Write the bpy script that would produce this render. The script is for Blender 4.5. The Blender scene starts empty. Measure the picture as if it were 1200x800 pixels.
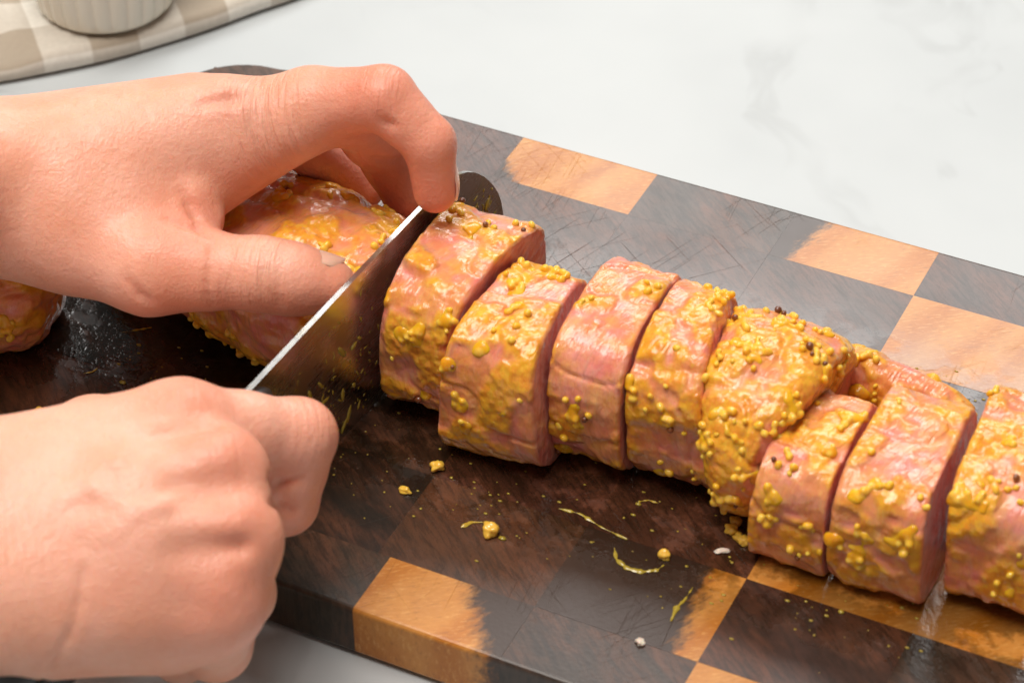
import bpy, bmesh, math, random
import numpy as np
from mathutils import Matrix, Vector

# ------------------------------------------------------------------ camera
T = 0.018                       # height of the board's top above the counter
F_PX = 3232.55                  # focal length in pixels of a 1200-wide frame
CAM = np.array([0.27577, -0.55195, 0.53974])
AX = np.array([[0.8990, 0.2745, -0.3413],      # columns: camera right, down, forward in world
               [0.4379, -0.5845, 0.6831],
               [-0.0120, -0.7635, -0.6457]])
AX = np.linalg.qr(AX)[0] * np.sign(np.diag(np.linalg.qr(AX)[1]))
scene = bpy.context.scene
C = scene.collection
cd = bpy.data.cameras.new('camera')
cam = bpy.data.objects.new('camera', cd); C.objects.link(cam)
m3 = np.stack([AX[:, 0], -AX[:, 1], -AX[:, 2]], axis=1)
mw = Matrix([list(m3[i]) + [CAM[i]] for i in range(3)] + [[0, 0, 0, 1]])
cam.matrix_world = mw
cd.sensor_width = 36.0; cd.lens = 36.0 * F_PX / 1200.0
cd.clip_start = 0.02; cd.clip_end = 50
cd.dof.use_dof = True; cd.dof.focus_distance = 0.80; cd.dof.aperture_fstop = 18.0
scene.camera = cam

# ------------------------------------------------------------------ light
world = bpy.data.worlds.new('World'); scene.world = world; world.use_nodes = True
bg = world.node_tree.nodes['Background']
bg.inputs[0].default_value = (1.0, 0.90, 0.80, 1); bg.inputs[1].default_value = 0.16
def area(name, loc, target, sx, sy, power, col):
    l = bpy.data.lights.new(name, 'AREA'); l.shape = 'RECTANGLE'; l.size = sx; l.size_y = sy
    l.energy = power; l.color = col
    o = bpy.data.objects.new(name, l); C.objects.link(o); o.location = loc
    o.rotation_euler = (Vector(target) - Vector(loc)).to_track_quat('-Z', 'Y').to_euler()
    return o
area('window_light', (-0.34, 1.50, 1.24), (0.0, 0.0, 0.03), 1.10, 0.66, 19, (1.0, 0.985, 0.96))
area('room_light', (-0.22, -0.22, 1.50), (0.0, -0.05, 0.05), 0.9, 0.8, 27.5, (1.0, 0.95, 0.885))
scene.view_settings.view_transform = 'Standard'; scene.view_settings.look = 'None'
scene.view_settings.exposure = 0.0; scene.view_settings.gamma = 1.0
scene.view_settings.use_curve_mapping = False
scene.cycles.max_bounces = 7; scene.cycles.diffuse_bounces = 3; scene.cycles.glossy_bounces = 3; scene.cycles.transmission_bounces = 4
scene.cycles.adaptive_threshold = 0.02

# ------------------------------------------------------------------ helpers
rng = np.random.default_rng(7)
_tab = np.random.default_rng(3).random((32, 32, 32)).astype(np.float32)
def noise(p, s=1.0, seed=0.0):
    """smooth value noise in 0..1 at points p (..., 3), s cells per metre"""
    q = np.asarray(p) * s + np.array([seed * 7.31, seed * 3.17, seed * 5.73])
    i = np.floor(q).astype(int); f = q - i; f = f * f * f * (f * (f * 6 - 15) + 10)
    r = 0
    for a in (0, 1):
        wa = f[..., 0] if a else 1 - f[..., 0]
        for b in (0, 1):
            wb = f[..., 1] if b else 1 - f[..., 1]
            for c in (0, 1):
                wc = f[..., 2] if c else 1 - f[..., 2]
                r = r + wa * wb * wc * _tab[(i[..., 0] + a) % 32, (i[..., 1] + b) % 32, (i[..., 2] + c) % 32]
    return r
def fbm(p, s, seed=0, o=3):
    r = 0; w = 0.5; t = 0
    for k in range(o):
        r = r + w * noise(p, s * 2 ** k, seed + k * 1.7); t += w; w *= 0.5
    return r / t
def sstep(a, b, x):
    t = np.clip((x - a) / (b - a), 0, 1); return t * t * (3 - 2 * t)

def mesh_obj(name, verts, faces, mat=None, parent=None, attrs=None, smooth=True, loc=None):
    me = bpy.data.meshes.new(name)
    me.from_pydata([tuple(map(float, v)) for v in verts], [], [tuple(map(int, f)) for f in faces])
    for k, a in (attrs or {}).items():
        at_ = me.attributes.new(k, 'FLOAT', 'POINT'); at_.data.foreach_set('value', np.asarray(a, np.float32))
    if smooth: me.polygons.foreach_set('use_smooth', [True] * len(me.polygons))
    me.update()
    o = bpy.data.objects.new(name, me); C.objects.link(o)
    if mat: me.materials.append(mat)
    if parent: o.parent = parent
    if loc is not None: o.location = loc
    return o
def bm_obj(name, bm, mat=None, parent=None, smooth=True, loc=None):
    bmesh.ops.recalc_face_normals(bm, faces=bm.faces)
    me = bpy.data.meshes.new(name); bm.to_mesh(me); bm.free()
    if smooth: me.polygons.foreach_set('use_smooth', [True] * len(me.polygons))
    o = bpy.data.objects.new(name, me); C.objects.link(o)
    if mat: me.materials.append(mat)
    if parent: o.parent = parent
    if loc is not None: o.location = loc
    return o
def tag(o, label=None, cat=None, group=None, kind=None):
    if label: o['label'] = label
    if cat: o['category'] = cat
    if group: o['group'] = group
    if kind: o['kind'] = kind
    return o
def empty(name, loc):
    o = bpy.data.objects.new(name, None); C.objects.link(o); o.location = loc
    o.empty_display_size = 0.01
    return o
def adopt(o, parent):
    """parent o (built in world space) keeping it where it is"""
    o.parent = parent
    o.matrix_parent_inverse = Matrix.Translation(parent.location).inverted()
    return o

class NT:
    def __init__(s, name):
        s.m = bpy.data.materials.new(name); s.m.use_nodes = True
        s.t = s.m.node_tree; s.b = s.t.nodes['Principled BSDF']
    def n(s, typ, ins=None, **props):
        nd = s.t.nodes.new(typ)
        for k, v in props.items(): setattr(nd, k, v)
        for k, v in (ins or {}).items(): s.put(nd.inputs[k], v)
        return nd
    def put(s, sock, v):
        if isinstance(v, bpy.types.NodeSocket): s.t.links.new(v, sock)
        elif isinstance(v, bpy.types.Node): s.t.links.new(v.outputs[0], sock)
        else:
            if hasattr(sock.default_value, '__len__') and not hasattr(v, '__len__'): v = (v,) * len(sock.default_value)
            if hasattr(sock.default_value, '__len__') and len(sock.default_value) == 4 and len(v) == 3: v = (*v, 1)
            sock.default_value = v
    def bsdf(s, **k):
        for a, v in k.items(): s.put(s.b.inputs[a.replace('_', ' ')], v)
    def math(s, op, a, b=0.0, c=0.0, clamp=False):
        nd = s.t.nodes.new('ShaderNodeMath'); nd.operation = op; nd.use_clamp = clamp
        s.put(nd.inputs[0], a); s.put(nd.inputs[1], b); s.put(nd.inputs[2], c); return nd.outputs[0]
    def mix(s, f, a, b, blend='MIX'):
        nd = s.t.nodes.new('ShaderNodeMix'); nd.data_type = 'RGBA'; nd.blend_type = blend
        s.put(nd.inputs[0], f); s.put(nd.inputs[6], a); s.put(nd.inputs[7], b); return nd.outputs[2]
    def ramp(s, f, a, b, lo=0.0, hi=1.0):
        nd = s.t.nodes.new('ShaderNodeMapRange'); nd.interpolation_type = 'SMOOTHSTEP'
        for k, v in zip((0, 1, 2, 3, 4), (f, a, b, lo, hi)): s.put(nd.inputs[k], v)
        return nd.outputs[0]
    def attr(s, name): return s.n('ShaderNodeAttribute', attribute_name=name).outputs['Fac']
    def coord(s, out='Object'): return s.n('ShaderNodeTexCoord').outputs[out]
    def pos(s): return s.n('ShaderNodeNewGeometry').outputs['Position']
    def mapv(s, v, scale=(1, 1, 1), rot=(0, 0, 0), loc=(0, 0, 0)):
        if any(rot): v = s.n('ShaderNodeMapping', {'Vector': v, 'Rotation': rot}).outputs[0]      # turn first, then stretch
        return s.n('ShaderNodeMapping', {'Vector': v, 'Scale': scale, 'Location': loc}).outputs[0]
    def noise(s, v, scale, detail=3, rough=0.5, dist=0.0):
        return s.n('ShaderNodeTexNoise', {'Vector': v, 'Scale': scale, 'Detail': detail, 'Roughness': rough, 'Distortion': dist}).outputs[0]
    def voro(s, v, scale, feature='F1', rnd=1.0):
        return s.n('ShaderNodeTexVoronoi', {'Vector': v, 'Scale': scale, 'Randomness': rnd}, feature=feature).outputs['Distance']
    def bump(s, h, strength=0.5, dist=0.001, nrm=None):
        nd = s.n('ShaderNodeBump', {'Height': h, 'Strength': strength, 'Distance': dist})
        if nrm is not None: s.put(nd.inputs['Normal'], nrm)
        return nd.outputs[0]

# ------------------------------------------------------------------ materials
def mat_marble():
    k = NT('white_marble'); p = k.pos()
    w = k.noise(p, 5, 4, 0.55)
    warp = k.n('ShaderNodeVectorMath', {0: p, 1: k.n('ShaderNodeTexNoise', {'Vector': p, 'Scale': 4, 'Detail': 4}).outputs['Color']}, operation='ADD').outputs[0]
    v = k.noise(warp, 3.2, 5, 0.6)
    vein = k.ramp(k.math('ABSOLUTE', k.math('SUBTRACT', v, 0.5)), 0.0, 0.05, 1, 0)
    vein = k.math('MULTIPLY', vein, k.ramp(w, 0.45, 0.7))
    base = k.mix(k.ramp(w, 0.35, 0.75), (0.560, 0.592, 0.605), (0.475, 0.505, 0.520))
    base = k.mix(k.math('MULTIPLY', vein, 0.8), base, (0.33, 0.345, 0.35))
    k.bsdf(Base_Color=base, Roughness=0.48, Specular_IOR_Level=0.35, Normal=k.bump(k.noise(p, 60, 3), 0.04, 0.001))
    return k.m
def board_common(k, base, p, rough):
    # knife scratches: very stretched noise in several directions
    scr = 0.0
    for i, (a, th, sc) in enumerate(((0.35, 0.75, 1.0), (0.75, 0.76, 1.1), (2.2, 0.77, 0.9), (-0.1, 0.77, 1.3))):
        v = k.mapv(p, (2600 * sc, 13 * sc, 1), (0, 0, a), (i * 3.1, i * 1.7, 0))
        n_ = k.n('ShaderNodeTexNoise', {'Vector': v, 'Scale': 1.0, 'Detail': 1.0, 'Roughness': 0.4}, noise_dimensions='2D').outputs[0]
        s_ = k.ramp(n_, th, th + 0.05)
        scr = s_ if i == 0 else k.math('MAXIMUM', scr, s_)
    scr = k.math('MULTIPLY', scr, k.ramp(k.noise(p, 28, 2), 0.48, 0.66))
    # wet juices in patches round the meat
    sep = k.n('ShaderNodeSeparateXYZ', {0: p}).outputs
    near = k.math('MULTIPLY', k.ramp(sep[1], -0.088, -0.055), k.ramp(sep[1], 0.065, 0.02))
    wn = k.noise(p, 70, 4, 0.6)
    wet = k.math('MULTIPLY', near, k.ramp(wn, 0.38, 0.52))
    lump = k.noise(p, 420, 3, 0.6)
    base = k.mix(k.math('MULTIPLY', scr, 0.35), base, k.mix(0.5, base, (0.01, 0.008, 0.006)))
    base = k.mix(wet, base, k.mix(0.6, base, (0.005, 0.0035, 0.002)))
    r = k.math('SUBTRACT', rough, k.math('MULTIPLY', wet, 0.24))
    r = k.math('ADD', r, k.math('MULTIPLY', scr, 0.12))
    r = k.math('ADD', r, k.math('MULTIPLY', k.math('SUBTRACT', k.noise(p, 35, 3), 0.5), 0.14))
    h = k.math('ADD', k.math('MULTIPLY', scr, -0.6), k.math('MULTIPLY', k.math('MULTIPLY', wet, lump), 0.8))
    h = k.math('ADD', h, k.math('MULTIPLY', k.noise(p, 900, 2), 0.12))
    k.bsdf(Base_Color=base, Roughness=r, Normal=k.bump(h, 0.45, 0.0006))
def mat_wood_dark():
    k = NT('dark_walnut'); p = k.pos()
    oi = k.n('ShaderNodeObjectInfo')
    off = k.n('ShaderNodeVectorMath', {0: p, 1: k.n('ShaderNodeVectorMath', {0: oi.outputs['Location'], 1: (7.3, 3.1, 0)}, operation='MULTIPLY').outputs[0]}, operation='ADD').outputs[0]
    ring = k.noise(k.mapv(off, (1, 2.6, 1), (0, 0, 0.5)), 30, 5, 0.65, 0.4)
    grain = k.noise(k.mapv(off, (1, 6, 1), (0, 0, 0.7)), 130, 5, 0.7, 0.5)
    pores = k.voro(k.mapv(off, (1, 2.0, 1), (0, 0, 0.7)), 1150)
    col = oi.outputs['Color']
    red = k.mix(0.6, col, (0.19, 0.065, 0.030))
    base = k.mix(k.ramp(ring, 0.34, 0.74), col, red)
    base = k.mix(k.ramp(grain, 0.42, 0.62, 0, 0.7), base, k.mix(0.8, base, (0.010, 0.007, 0.005)))
    base = k.mix(k.ramp(pores, 0.16, 0.30, 0.5, 0), base, (0.006, 0.004, 0.003))
    board_common(k, base, p, 0.34)
    return k.m
def mat_wood_light():
    k = NT('light_acacia'); p = k.pos()
    oi = k.n('ShaderNodeObjectInfo'); oc = k.n('ShaderNodeSeparateXYZ', {0: k.coord('Object')}).outputs
    c = k.n('ShaderNodeSeparateColor', {0: oi.outputs['Color']}).outputs
    ring = k.noise(k.mapv(p, (1.6, 1, 1), (0, 0, 0.25)), 55, 4, 0.6, 0.8)
    fleck = k.noise(k.mapv(p, (1, 4, 1), (0, 0, -0.6)), 330, 4, 0.7, 0.4)
    stripe = k.n('ShaderNodeTexWave', {'Vector': k.mapv(p, (1, 0.25, 0.4), (0, 0, 0.35)), 'Scale': 17, 'Distortion': 9, 'Detail': 4, 'Detail Scale': 1.6}).outputs[1]
    base = k.mix(ring, (0.55, 0.195, 0.016), (0.36, 0.105, 0.008))
    base = k.mix(k.math('MULTIPLY', stripe, 0.3), base, (0.72, 0.38, 0.11))
    base = k.mix(k.ramp(fleck, 0.52, 0.68, 0, 0.55), base, (0.68, 0.37, 0.11))
    base = k.mix(k.ramp(fleck, 0.46, 0.3, 0, 0.4), base, (0.20, 0.065, 0.018))
    # heartwood edges: r = left limit, g = right limit, b = slant, in object space (metres/0.1 + 0.5)
    edge = k.math('ADD', oc[0], k.math('MULTIPLY', k.math('SUBTRACT', k.noise(k.mapv(p, (1, 0.35, 1), (0, 0, 0.5)), 420, 5, 0.75), 0.5), 0.016))
    edge = k.math('ADD', edge, k.math('MULTIPLY', oc[1], k.math('SUBTRACT', c[2], 0.5)))
    L = k.math('MULTIPLY', k.math('SUBTRACT', c[0], 0.5), 0.1); R = k.math('MULTIPLY', k.math('SUBTRACT', c[1], 0.5), 0.1)
    m = k.math('MAXIMUM', k.ramp(k.math('SUBTRACT', L, edge), -0.002, 0.004), k.ramp(k.math('SUBTRACT', edge, R), -0.004, 0.004))
    base = k.mix(m, base, (0.042, 0.022, 0.014))
    board_common(k, base, p, 0.34)
    return k.m
def mat_skin():
    k = NT('skin'); p = k.pos()
    red = k.attr('red'); wr = k.attr('wr'); wc = k.attr('wc'); pale = k.attr('pale')
    n1 = k.noise(p, 55, 3, 0.5); n2 = k.noise(p, 260, 3, 0.6)
    base = k.mix(k.ramp(n1, 0.3, 0.7), (0.83, 0.385, 0.255), (0.89, 0.48, 0.355))
    base = k.mix(k.ramp(n2, 0.35, 0.7, 0, 0.25), base, (0.78, 0.37, 0.25))
    base = k.mix(k.ramp(k.noise(p, 24, 3, 0.6), 0.45, 0.75, 0, 0.45), base, (0.82, 0.33, 0.22))
    base = k.mix(k.ramp(k.noise(p, 420, 3, 0.7), 0.5, 0.75, 0, 0.3), base, (0.76, 0.31, 0.20))
    base = k.mix(k.math('MULTIPLY', red, 0.9), base, (0.72, 0.20, 0.115))
    base = k.mix(k.math('MULTIPLY', pale, 0.4), base, (0.84, 0.56, 0.43))
    cv = k.n('ShaderNodeCombineXYZ', {0: k.math('MULTIPLY', wc, 0.62)}).outputs[0]
    cv = k.n('ShaderNodeVectorMath', {0: cv, 1: k.n('ShaderNodeVectorMath', {0: p, 1: (75, 75, 75)}, operation='MULTIPLY').outputs[0]}, operation='ADD').outputs[0]
    w = k.math('MULTIPLY', k.ramp(k.noise(cv, 1.0, 2, 0.5), 0.36, 0.58), wr)
    base = k.mix(k.math('MULTIPLY', k.math('SUBTRACT', wr, w), 0.28, clamp=True), base, (0.45, 0.16, 0.09))
    cell = k.voro(p, 900); cell2 = k.voro(k.mapv(p, (1, 1.7, 1.2), (0.3, 0.2, 0.6)), 1500)
    h = k.math('ADD', k.math('MULTIPLY', cell, 0.12), k.math('MULTIPLY', cell2, 0.09))
    h = k.math('ADD', h, k.math('MULTIPLY', k.noise(p, 420, 4, 0.65), 0.45))
    h = k.math('ADD', h, k.math('MULTIPLY', w, 0.65))
    h = k.math('ADD', h, k.math('MULTIPLY', k.noise(p, 120, 2), 0.5))
    k.bsdf(Base_Color=base, Roughness=k.ramp(n2, 0.3, 0.7, 0.34, 0.47), Subsurface_Weight=0.45, Subsurface_Scale=0.004,
           Subsurface_Radius=(1.0, 0.32, 0.16), Specular_IOR_Level=0.42, Normal=k.bump(h, 0.9, 0.0007))
    return k.m
def mat_nail():
    k = NT('finger_nail'); p = k.pos()
    k.bsdf(Base_Color=k.mix(k.noise(p, 120, 2), (0.80, 0.42, 0.30), (0.84, 0.50, 0.38)), Roughness=0.18, Subsurface_Weight=0.2, Subsurface_Scale=0.002,
           Coat_Weight=0.5, Coat_Roughness=0.08)
    return k.m
def mat_pork():
    k = NT('raw_pork_with_mustard'); p = k.pos(); oc = k.coord('Object')
    mu = k.attr('mustard'); cut = k.attr('cut'); fib = k.attr('fib')
    fw = k.n('ShaderNodeVectorMath', {0: p, 1: (2.0, 2.0, 2.0)}, operation='MULTIPLY').outputs[0]
    fibre = k.noise(k.mapv(p, (1.0, 0.16, 0.22), (0.2, 0.1, 0.35)), 900, 3, 0.6, 0.3)
    f2 = k.noise(k.mapv(p, (1, 0.3, 0.35), (0.1, 0.2, 0.5)), 240, 3, 0.6, 0.8)
    patch = k.noise(p, 75, 3, 0.55)
    base = k.mix(k.ramp(patch, 0.3, 0.72), (0.76, 0.185, 0.155), (0.88, 0.34, 0.28))
    base = k.mix(k.ramp(f2, 0.5, 0.72, 0, 0.5), base, (0.76, 0.45, 0.33))
    base = k.mix(k.ramp(fibre, 0.5, 0.3, 0, 0.3), base, (0.46, 0.12, 0.085))
    base = k.mix(k.ramp(k.noise(k.mapv(p, (1, 0.25, 0.3), (0.3, 0.1, 0.9)), 300, 4, 0.7, 1.2), 0.60, 0.72, 0, 0.4), base, (0.84, 0.58, 0.45))
    base = k.mix(k.math('MULTIPLY', cut, 0.8), base, k.mix(k.ramp(fibre, 0.35, 0.65), (0.74, 0.20, 0.17), (0.90, 0.42, 0.35)))
    must = k.mix(k.ramp(k.noise(p, 210, 3, 0.6), 0.35, 0.65), (0.86, 0.42, 0.006), (0.78, 0.28, 0.006))
    must = k.mix(k.ramp(k.noise(p, 430, 2), 0.52, 0.68, 0, 0.7), must, (0.86, 0.50, 0.02))
    film = k.math('MULTIPLY', k.ramp(k.noise(p, 130, 4, 0.6), 0.32, 0.62, 0.0, 0.45), k.math('SUBTRACT', 1.0, k.math('MULTIPLY', cut, 0.9)))
    f = k.math('MAXIMUM', k.math('MULTIPLY', mu, 0.88), film)
    glz = k.math('MULTIPLY', k.ramp(k.noise(p, 62, 3, 0.6), 0.42, 0.64, 0.0, 0.60), k.math('SUBTRACT', 1.0, k.math('MULTIPLY', cut, 0.95)))
    base = k.mix(glz, base, k.mix(0.6, base, (0.80, 0.30, 0.012)))
    base = k.mix(f, base, must)
    lump = k.voro(p, 430, 'SMOOTH_F1')
    h = k.math('ADD', k.math('MULTIPLY', fibre, 0.5), k.math('MULTIPLY', f2, 0.35))
    h = k.math('ADD', h, k.math('MULTIPLY', k.math('MULTIPLY', mu, k.math('SUBTRACT', 1.0, lump)), 0.8))
    h = k.math('ADD', h, k.math('MULTIPLY', k.noise(p, 300, 3), 0.5))
    rg = k.ramp(k.noise(p, 190, 3), 0.35, 0.7, 0.38, 0.55)
    k.bsdf(Base_Color=base, Roughness=rg, Specular_IOR_Level=0.25, Subsurface_Weight=0.30, Subsurface_Scale=0.003, Subsurface_Radius=(1, 0.4, 0.25),
           Coat_Weight=1.0, Coat_Roughness=0.07, Coat_IOR=1.45, Normal=k.bump(h, 0.95, 0.0009), Coat_Normal=k.bump(h, 0.8, 0.0009))
    return k.m
def mat_seed(name, a, b):
    k = NT(name); p = k.pos(); g = k.n('ShaderNodeNewGeometry').outputs['Random Per Island']
    k.bsdf(Base_Color=k.mix(g, a, b), Roughness=0.28, Subsurface_Weight=0.3, Subsurface_Scale=0.0015, Subsurface_Radius=(1, 0.6, 0.2),
           Coat_Weight=0.4, Coat_Roughness=0.12, Normal=k.bump(k.noise(p, 1300, 2), 0.15, 0.0004))
    return k.m
def mat_simple(name, col, rough=0.5, metal=0.0, **kw):
    k = NT(name); p = k.pos()
    n = k.noise(p, kw.pop('scale', 90), 3)
    k.bsdf(Base_Color=k.mix(n, tuple(c * 0.86 for c in col), tuple(min(1, c * 1.1) for c in col)), Roughness=k.ramp(n, 0.3, 0.7, rough * 0.85, rough * 1.15), Metallic=metal, **kw)
    return k.m
def mat_steel():
    k = NT('brushed_steel'); p = k.pos()
    br = k.noise(k.mapv(p, (1, 1, 40)), 60, 3, 0.6)
    film = k.ramp(k.noise(p, 60, 4, 0.6), 0.42, 0.66)
    k.bsdf(Base_Color=k.mix(film, (0.60, 0.595, 0.58), (0.46, 0.40, 0.27)), Metallic=1.0, Roughness=k.math('ADD', k.ramp(br, 0.3, 0.7, 0.16, 0.27), k.math('MULTIPLY', film, 0.12)),
           Normal=k.bump(k.math('ADD', br, k.math('MULTIPLY', k.noise(p, 700, 3), k.math('MULTIPLY', film, 0.8))), 0.08, 0.0004))
    return k.m
def mat_linen():
    k = NT('gingham_linen'); uv = k.n('ShaderNodeUVMap').outputs[0]
    s = k.n('ShaderNodeSeparateXYZ', {0: uv}).outputs
    def stripe(v): return k.ramp(k.math('ABSOLUTE', k.math('SUBTRACT', k.math('FRACT', k.math('MULTIPLY', v, 1 / 0.034)), 0.5)), 0.235, 0.265)
    a = stripe(s[0]); b = stripe(s[1])
    col = k.mix(k.math('MULTIPLY', k.math('ADD', a, b), 0.5), (0.84, 0.80, 0.72), (0.42, 0.35, 0.27))
    wx = k.math('SINE', k.math('MULTIPLY', s[0], 6.283 / 0.0011)); wy = k.math('SINE', k.math('MULTIPLY', s[1], 6.283 / 0.0011))
    w = k.math('MULTIPLY', wx, wy)
    nn = k.noise(uv, 500, 3)
    col = k.mix(k.ramp(nn, 0.3, 0.7, 0, 0.25), col, k.mix(0.5, col, (0.3, 0.25, 0.2)))
    k.bsdf(Base_Color=col, Roughness=0.85, Sheen_Weight=0.2, Normal=k.bump(k.math('ADD', k.math('MULTIPLY', w, 0.5), nn), 0.35, 0.0005))
    return k.m

def mat_coating():
    k = NT('mustard_coating'); p = k.pos(); sd = k.attr('seed')
    n = k.noise(p, 160, 3)
    sauce = k.mix(k.ramp(n, 0.35, 0.65), (0.88, 0.45, 0.014), (0.82, 0.34, 0.012))
    seedc = k.mix(k.ramp(k.noise(p, 330, 1), 0.35, 0.65), (0.92, 0.45, 0.025), (0.92, 0.53, 0.075))
    k.bsdf(Base_Color=k.mix(sd, sauce, seedc), Roughness=0.38, Subsurface_Weight=0.6, Subsurface_Scale=0.0025, Subsurface_Radius=(1, 0.6, 0.12),
           Coat_Weight=0.6, Coat_Roughness=0.08, Specular_IOR_Level=0.2, Normal=k.bump(k.noise(p, 900, 2), 0.25, 0.0004))
    return k.m
M = dict(coating=mat_coating(), marble=mat_marble(), dark=mat_wood_dark(), light=mat_wood_light(), skin=mat_skin(), nail=mat_nail(), pork=mat_pork(),
         seed=mat_seed('mustard_seed', (0.84, 0.42, 0.03), (0.84, 0.50, 0.07)), brown=mat_seed('brown_mustard_seed', (0.13, 0.035, 0.012), (0.26, 0.08, 0.02)),
         sauce=mat_simple('mustard_sauce', (0.50, 0.33, 0.035), 0.25, 0, scale=400, Coat_Weight=0.4, Subsurface_Weight=0.2, Subsurface_Scale=0.001),
         herb=mat_simple('green_mustard', (0.40, 0.29, 0.035), 0.28, 0, scale=600, Coat_Weight=0.4),
         fat=mat_simple('white_fat', (0.74, 0.60, 0.50), 0.3, 0, scale=300, Coat_Weight=0.4, Subsurface_Weight=0.3, Subsurface_Scale=0.002),
         steel=mat_steel(), bolster=mat_simple('bolster_steel', (0.10, 0.105, 0.11), 0.55, 1.0), handle=mat_simple('black_handle', (0.02, 0.02, 0.021), 0.4),
         linen=mat_linen(), ceramic=mat_simple('cream_ceramic', (0.80, 0.75, 0.63), 0.22, 0, scale=20, Coat_Weight=0.3))
def mat_membrane():
    k = NT('silver_skin'); p = k.pos()
    k.bsdf(Base_Color=k.mix(k.noise(p, 260, 3), (0.66, 0.42, 0.33), (0.76, 0.60, 0.50)), Roughness=0.25, Subsurface_Weight=0.4, Subsurface_Scale=0.002,
           Transmission_Weight=0.35, Coat_Weight=0.5, Normal=k.bump(k.noise(k.mapv(p, (1, 4, 1)), 250, 3), 0.4, 0.0006))
    return k.m
M['membrane'] = mat_membrane()

# ------------------------------------------------------------------ counter
N_ = 24
gv = [(-1.2 + 2.4 * i / N_, -1.0 + 2.6 * j / N_, 0.0) for j in range(N_ + 1) for i in range(N_ + 1)]
gf = [(j * (N_ + 1) + i, j * (N_ + 1) + i + 1, (j + 1) * (N_ + 1) + i + 1, (j + 1) * (N_ + 1) + i) for j in range(N_) for i in range(N_)]
tag(mesh_obj('counter', gv, gf, M['marble']), kind='structure')

# ------------------------------------------------------------------ cutting board
X0, X1, Y0, Y1, RC = -0.1585, 0.2385, -0.1158, 0.0936, 0.026
def inside_corner(x, y):
    """pull a point of the outline onto the rounded corner"""
    for cx, sx in ((X0 + RC, -1), (X1 - RC, 1)):
        for cy, sy in ((Y0 + RC, -1), (Y1 - RC, 1)):
            if (x - cx) * sx > 1e-9 and (y - cy) * sy > 1e-9:
                d = math.hypot(x - cx, y - cy)
                if d > RC: return cx + (x - cx) / d * RC, cy + (y - cy) / d * RC
    return x, y
def block_poly(xa, xb, ya, yb):
    g = 0.000012; n = 14
    pts = []
    c = [(xa + g, ya + g), (xb - g, ya + g), (xb - g, yb - g), (xa + g, yb - g)]
    for i in range(4):
        p, q = c[i], c[(i + 1) % 4]
        corner = (xa <= X0 + 1e-6 or xb >= X1 - 1e-6) and (ya <= Y0 + RC or yb >= Y1 - RC)
        k = n if corner else 1
        for t in range(k): pts.append(inside_corner(p[0] + (q[0] - p[0]) * t / k, p[1] + (q[1] - p[1]) * t / k))
    out = []
    for p in pts:
        if not out or math.hypot(p[0] - out[-1][0], p[1] - out[-1][1]) > 1e-5: out.append(p)
    if math.hypot(out[0][0] - out[-1][0], out[0][1] - out[-1][1]) < 1e-5: out.pop()
    return out
ROWS = [Y0, -0.0943, -0.0611, -0.0283, 0.0042, 0.0370, 0.0699, Y1]
COLS = [X0, -0.0880, -0.0410, 0.0058, 0.0525, 0.0990, 0.1455, 0.1920, X1]
board = empty('cutting_board', (0.04, -0.011, 0))
tag(board, 'thick dark wooden cutting board of checkered light and dark blocks under the pork', 'cutting board')
DK = [(0.045, 0.026, 0.017), (0.036, 0.026, 0.018), (0.052, 0.024, 0.014), (0.042, 0.021, 0.013)]
light = {(0, 3): (0.0, 0.595, 1.18), (0, 5): (0, 1, 0.5), (6, 2): (0.26, 1, 1.37), (6, 4): (0.37, 1, 0.25), (5, 5): (0, 1, 0.5), (5, 6): (0.35, 1, 0.5),
         (2, 5): (0.0, 1, 0.5), (2, 6): (0, 1, 0.5), (3, 7): (0, 1, .5), (4, 6): (0, 1, .5), (0, 7): (0, 1, .5), (1, 4): (0.665, 1.0, 0.6)}
rb = random.Random(4)
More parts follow.
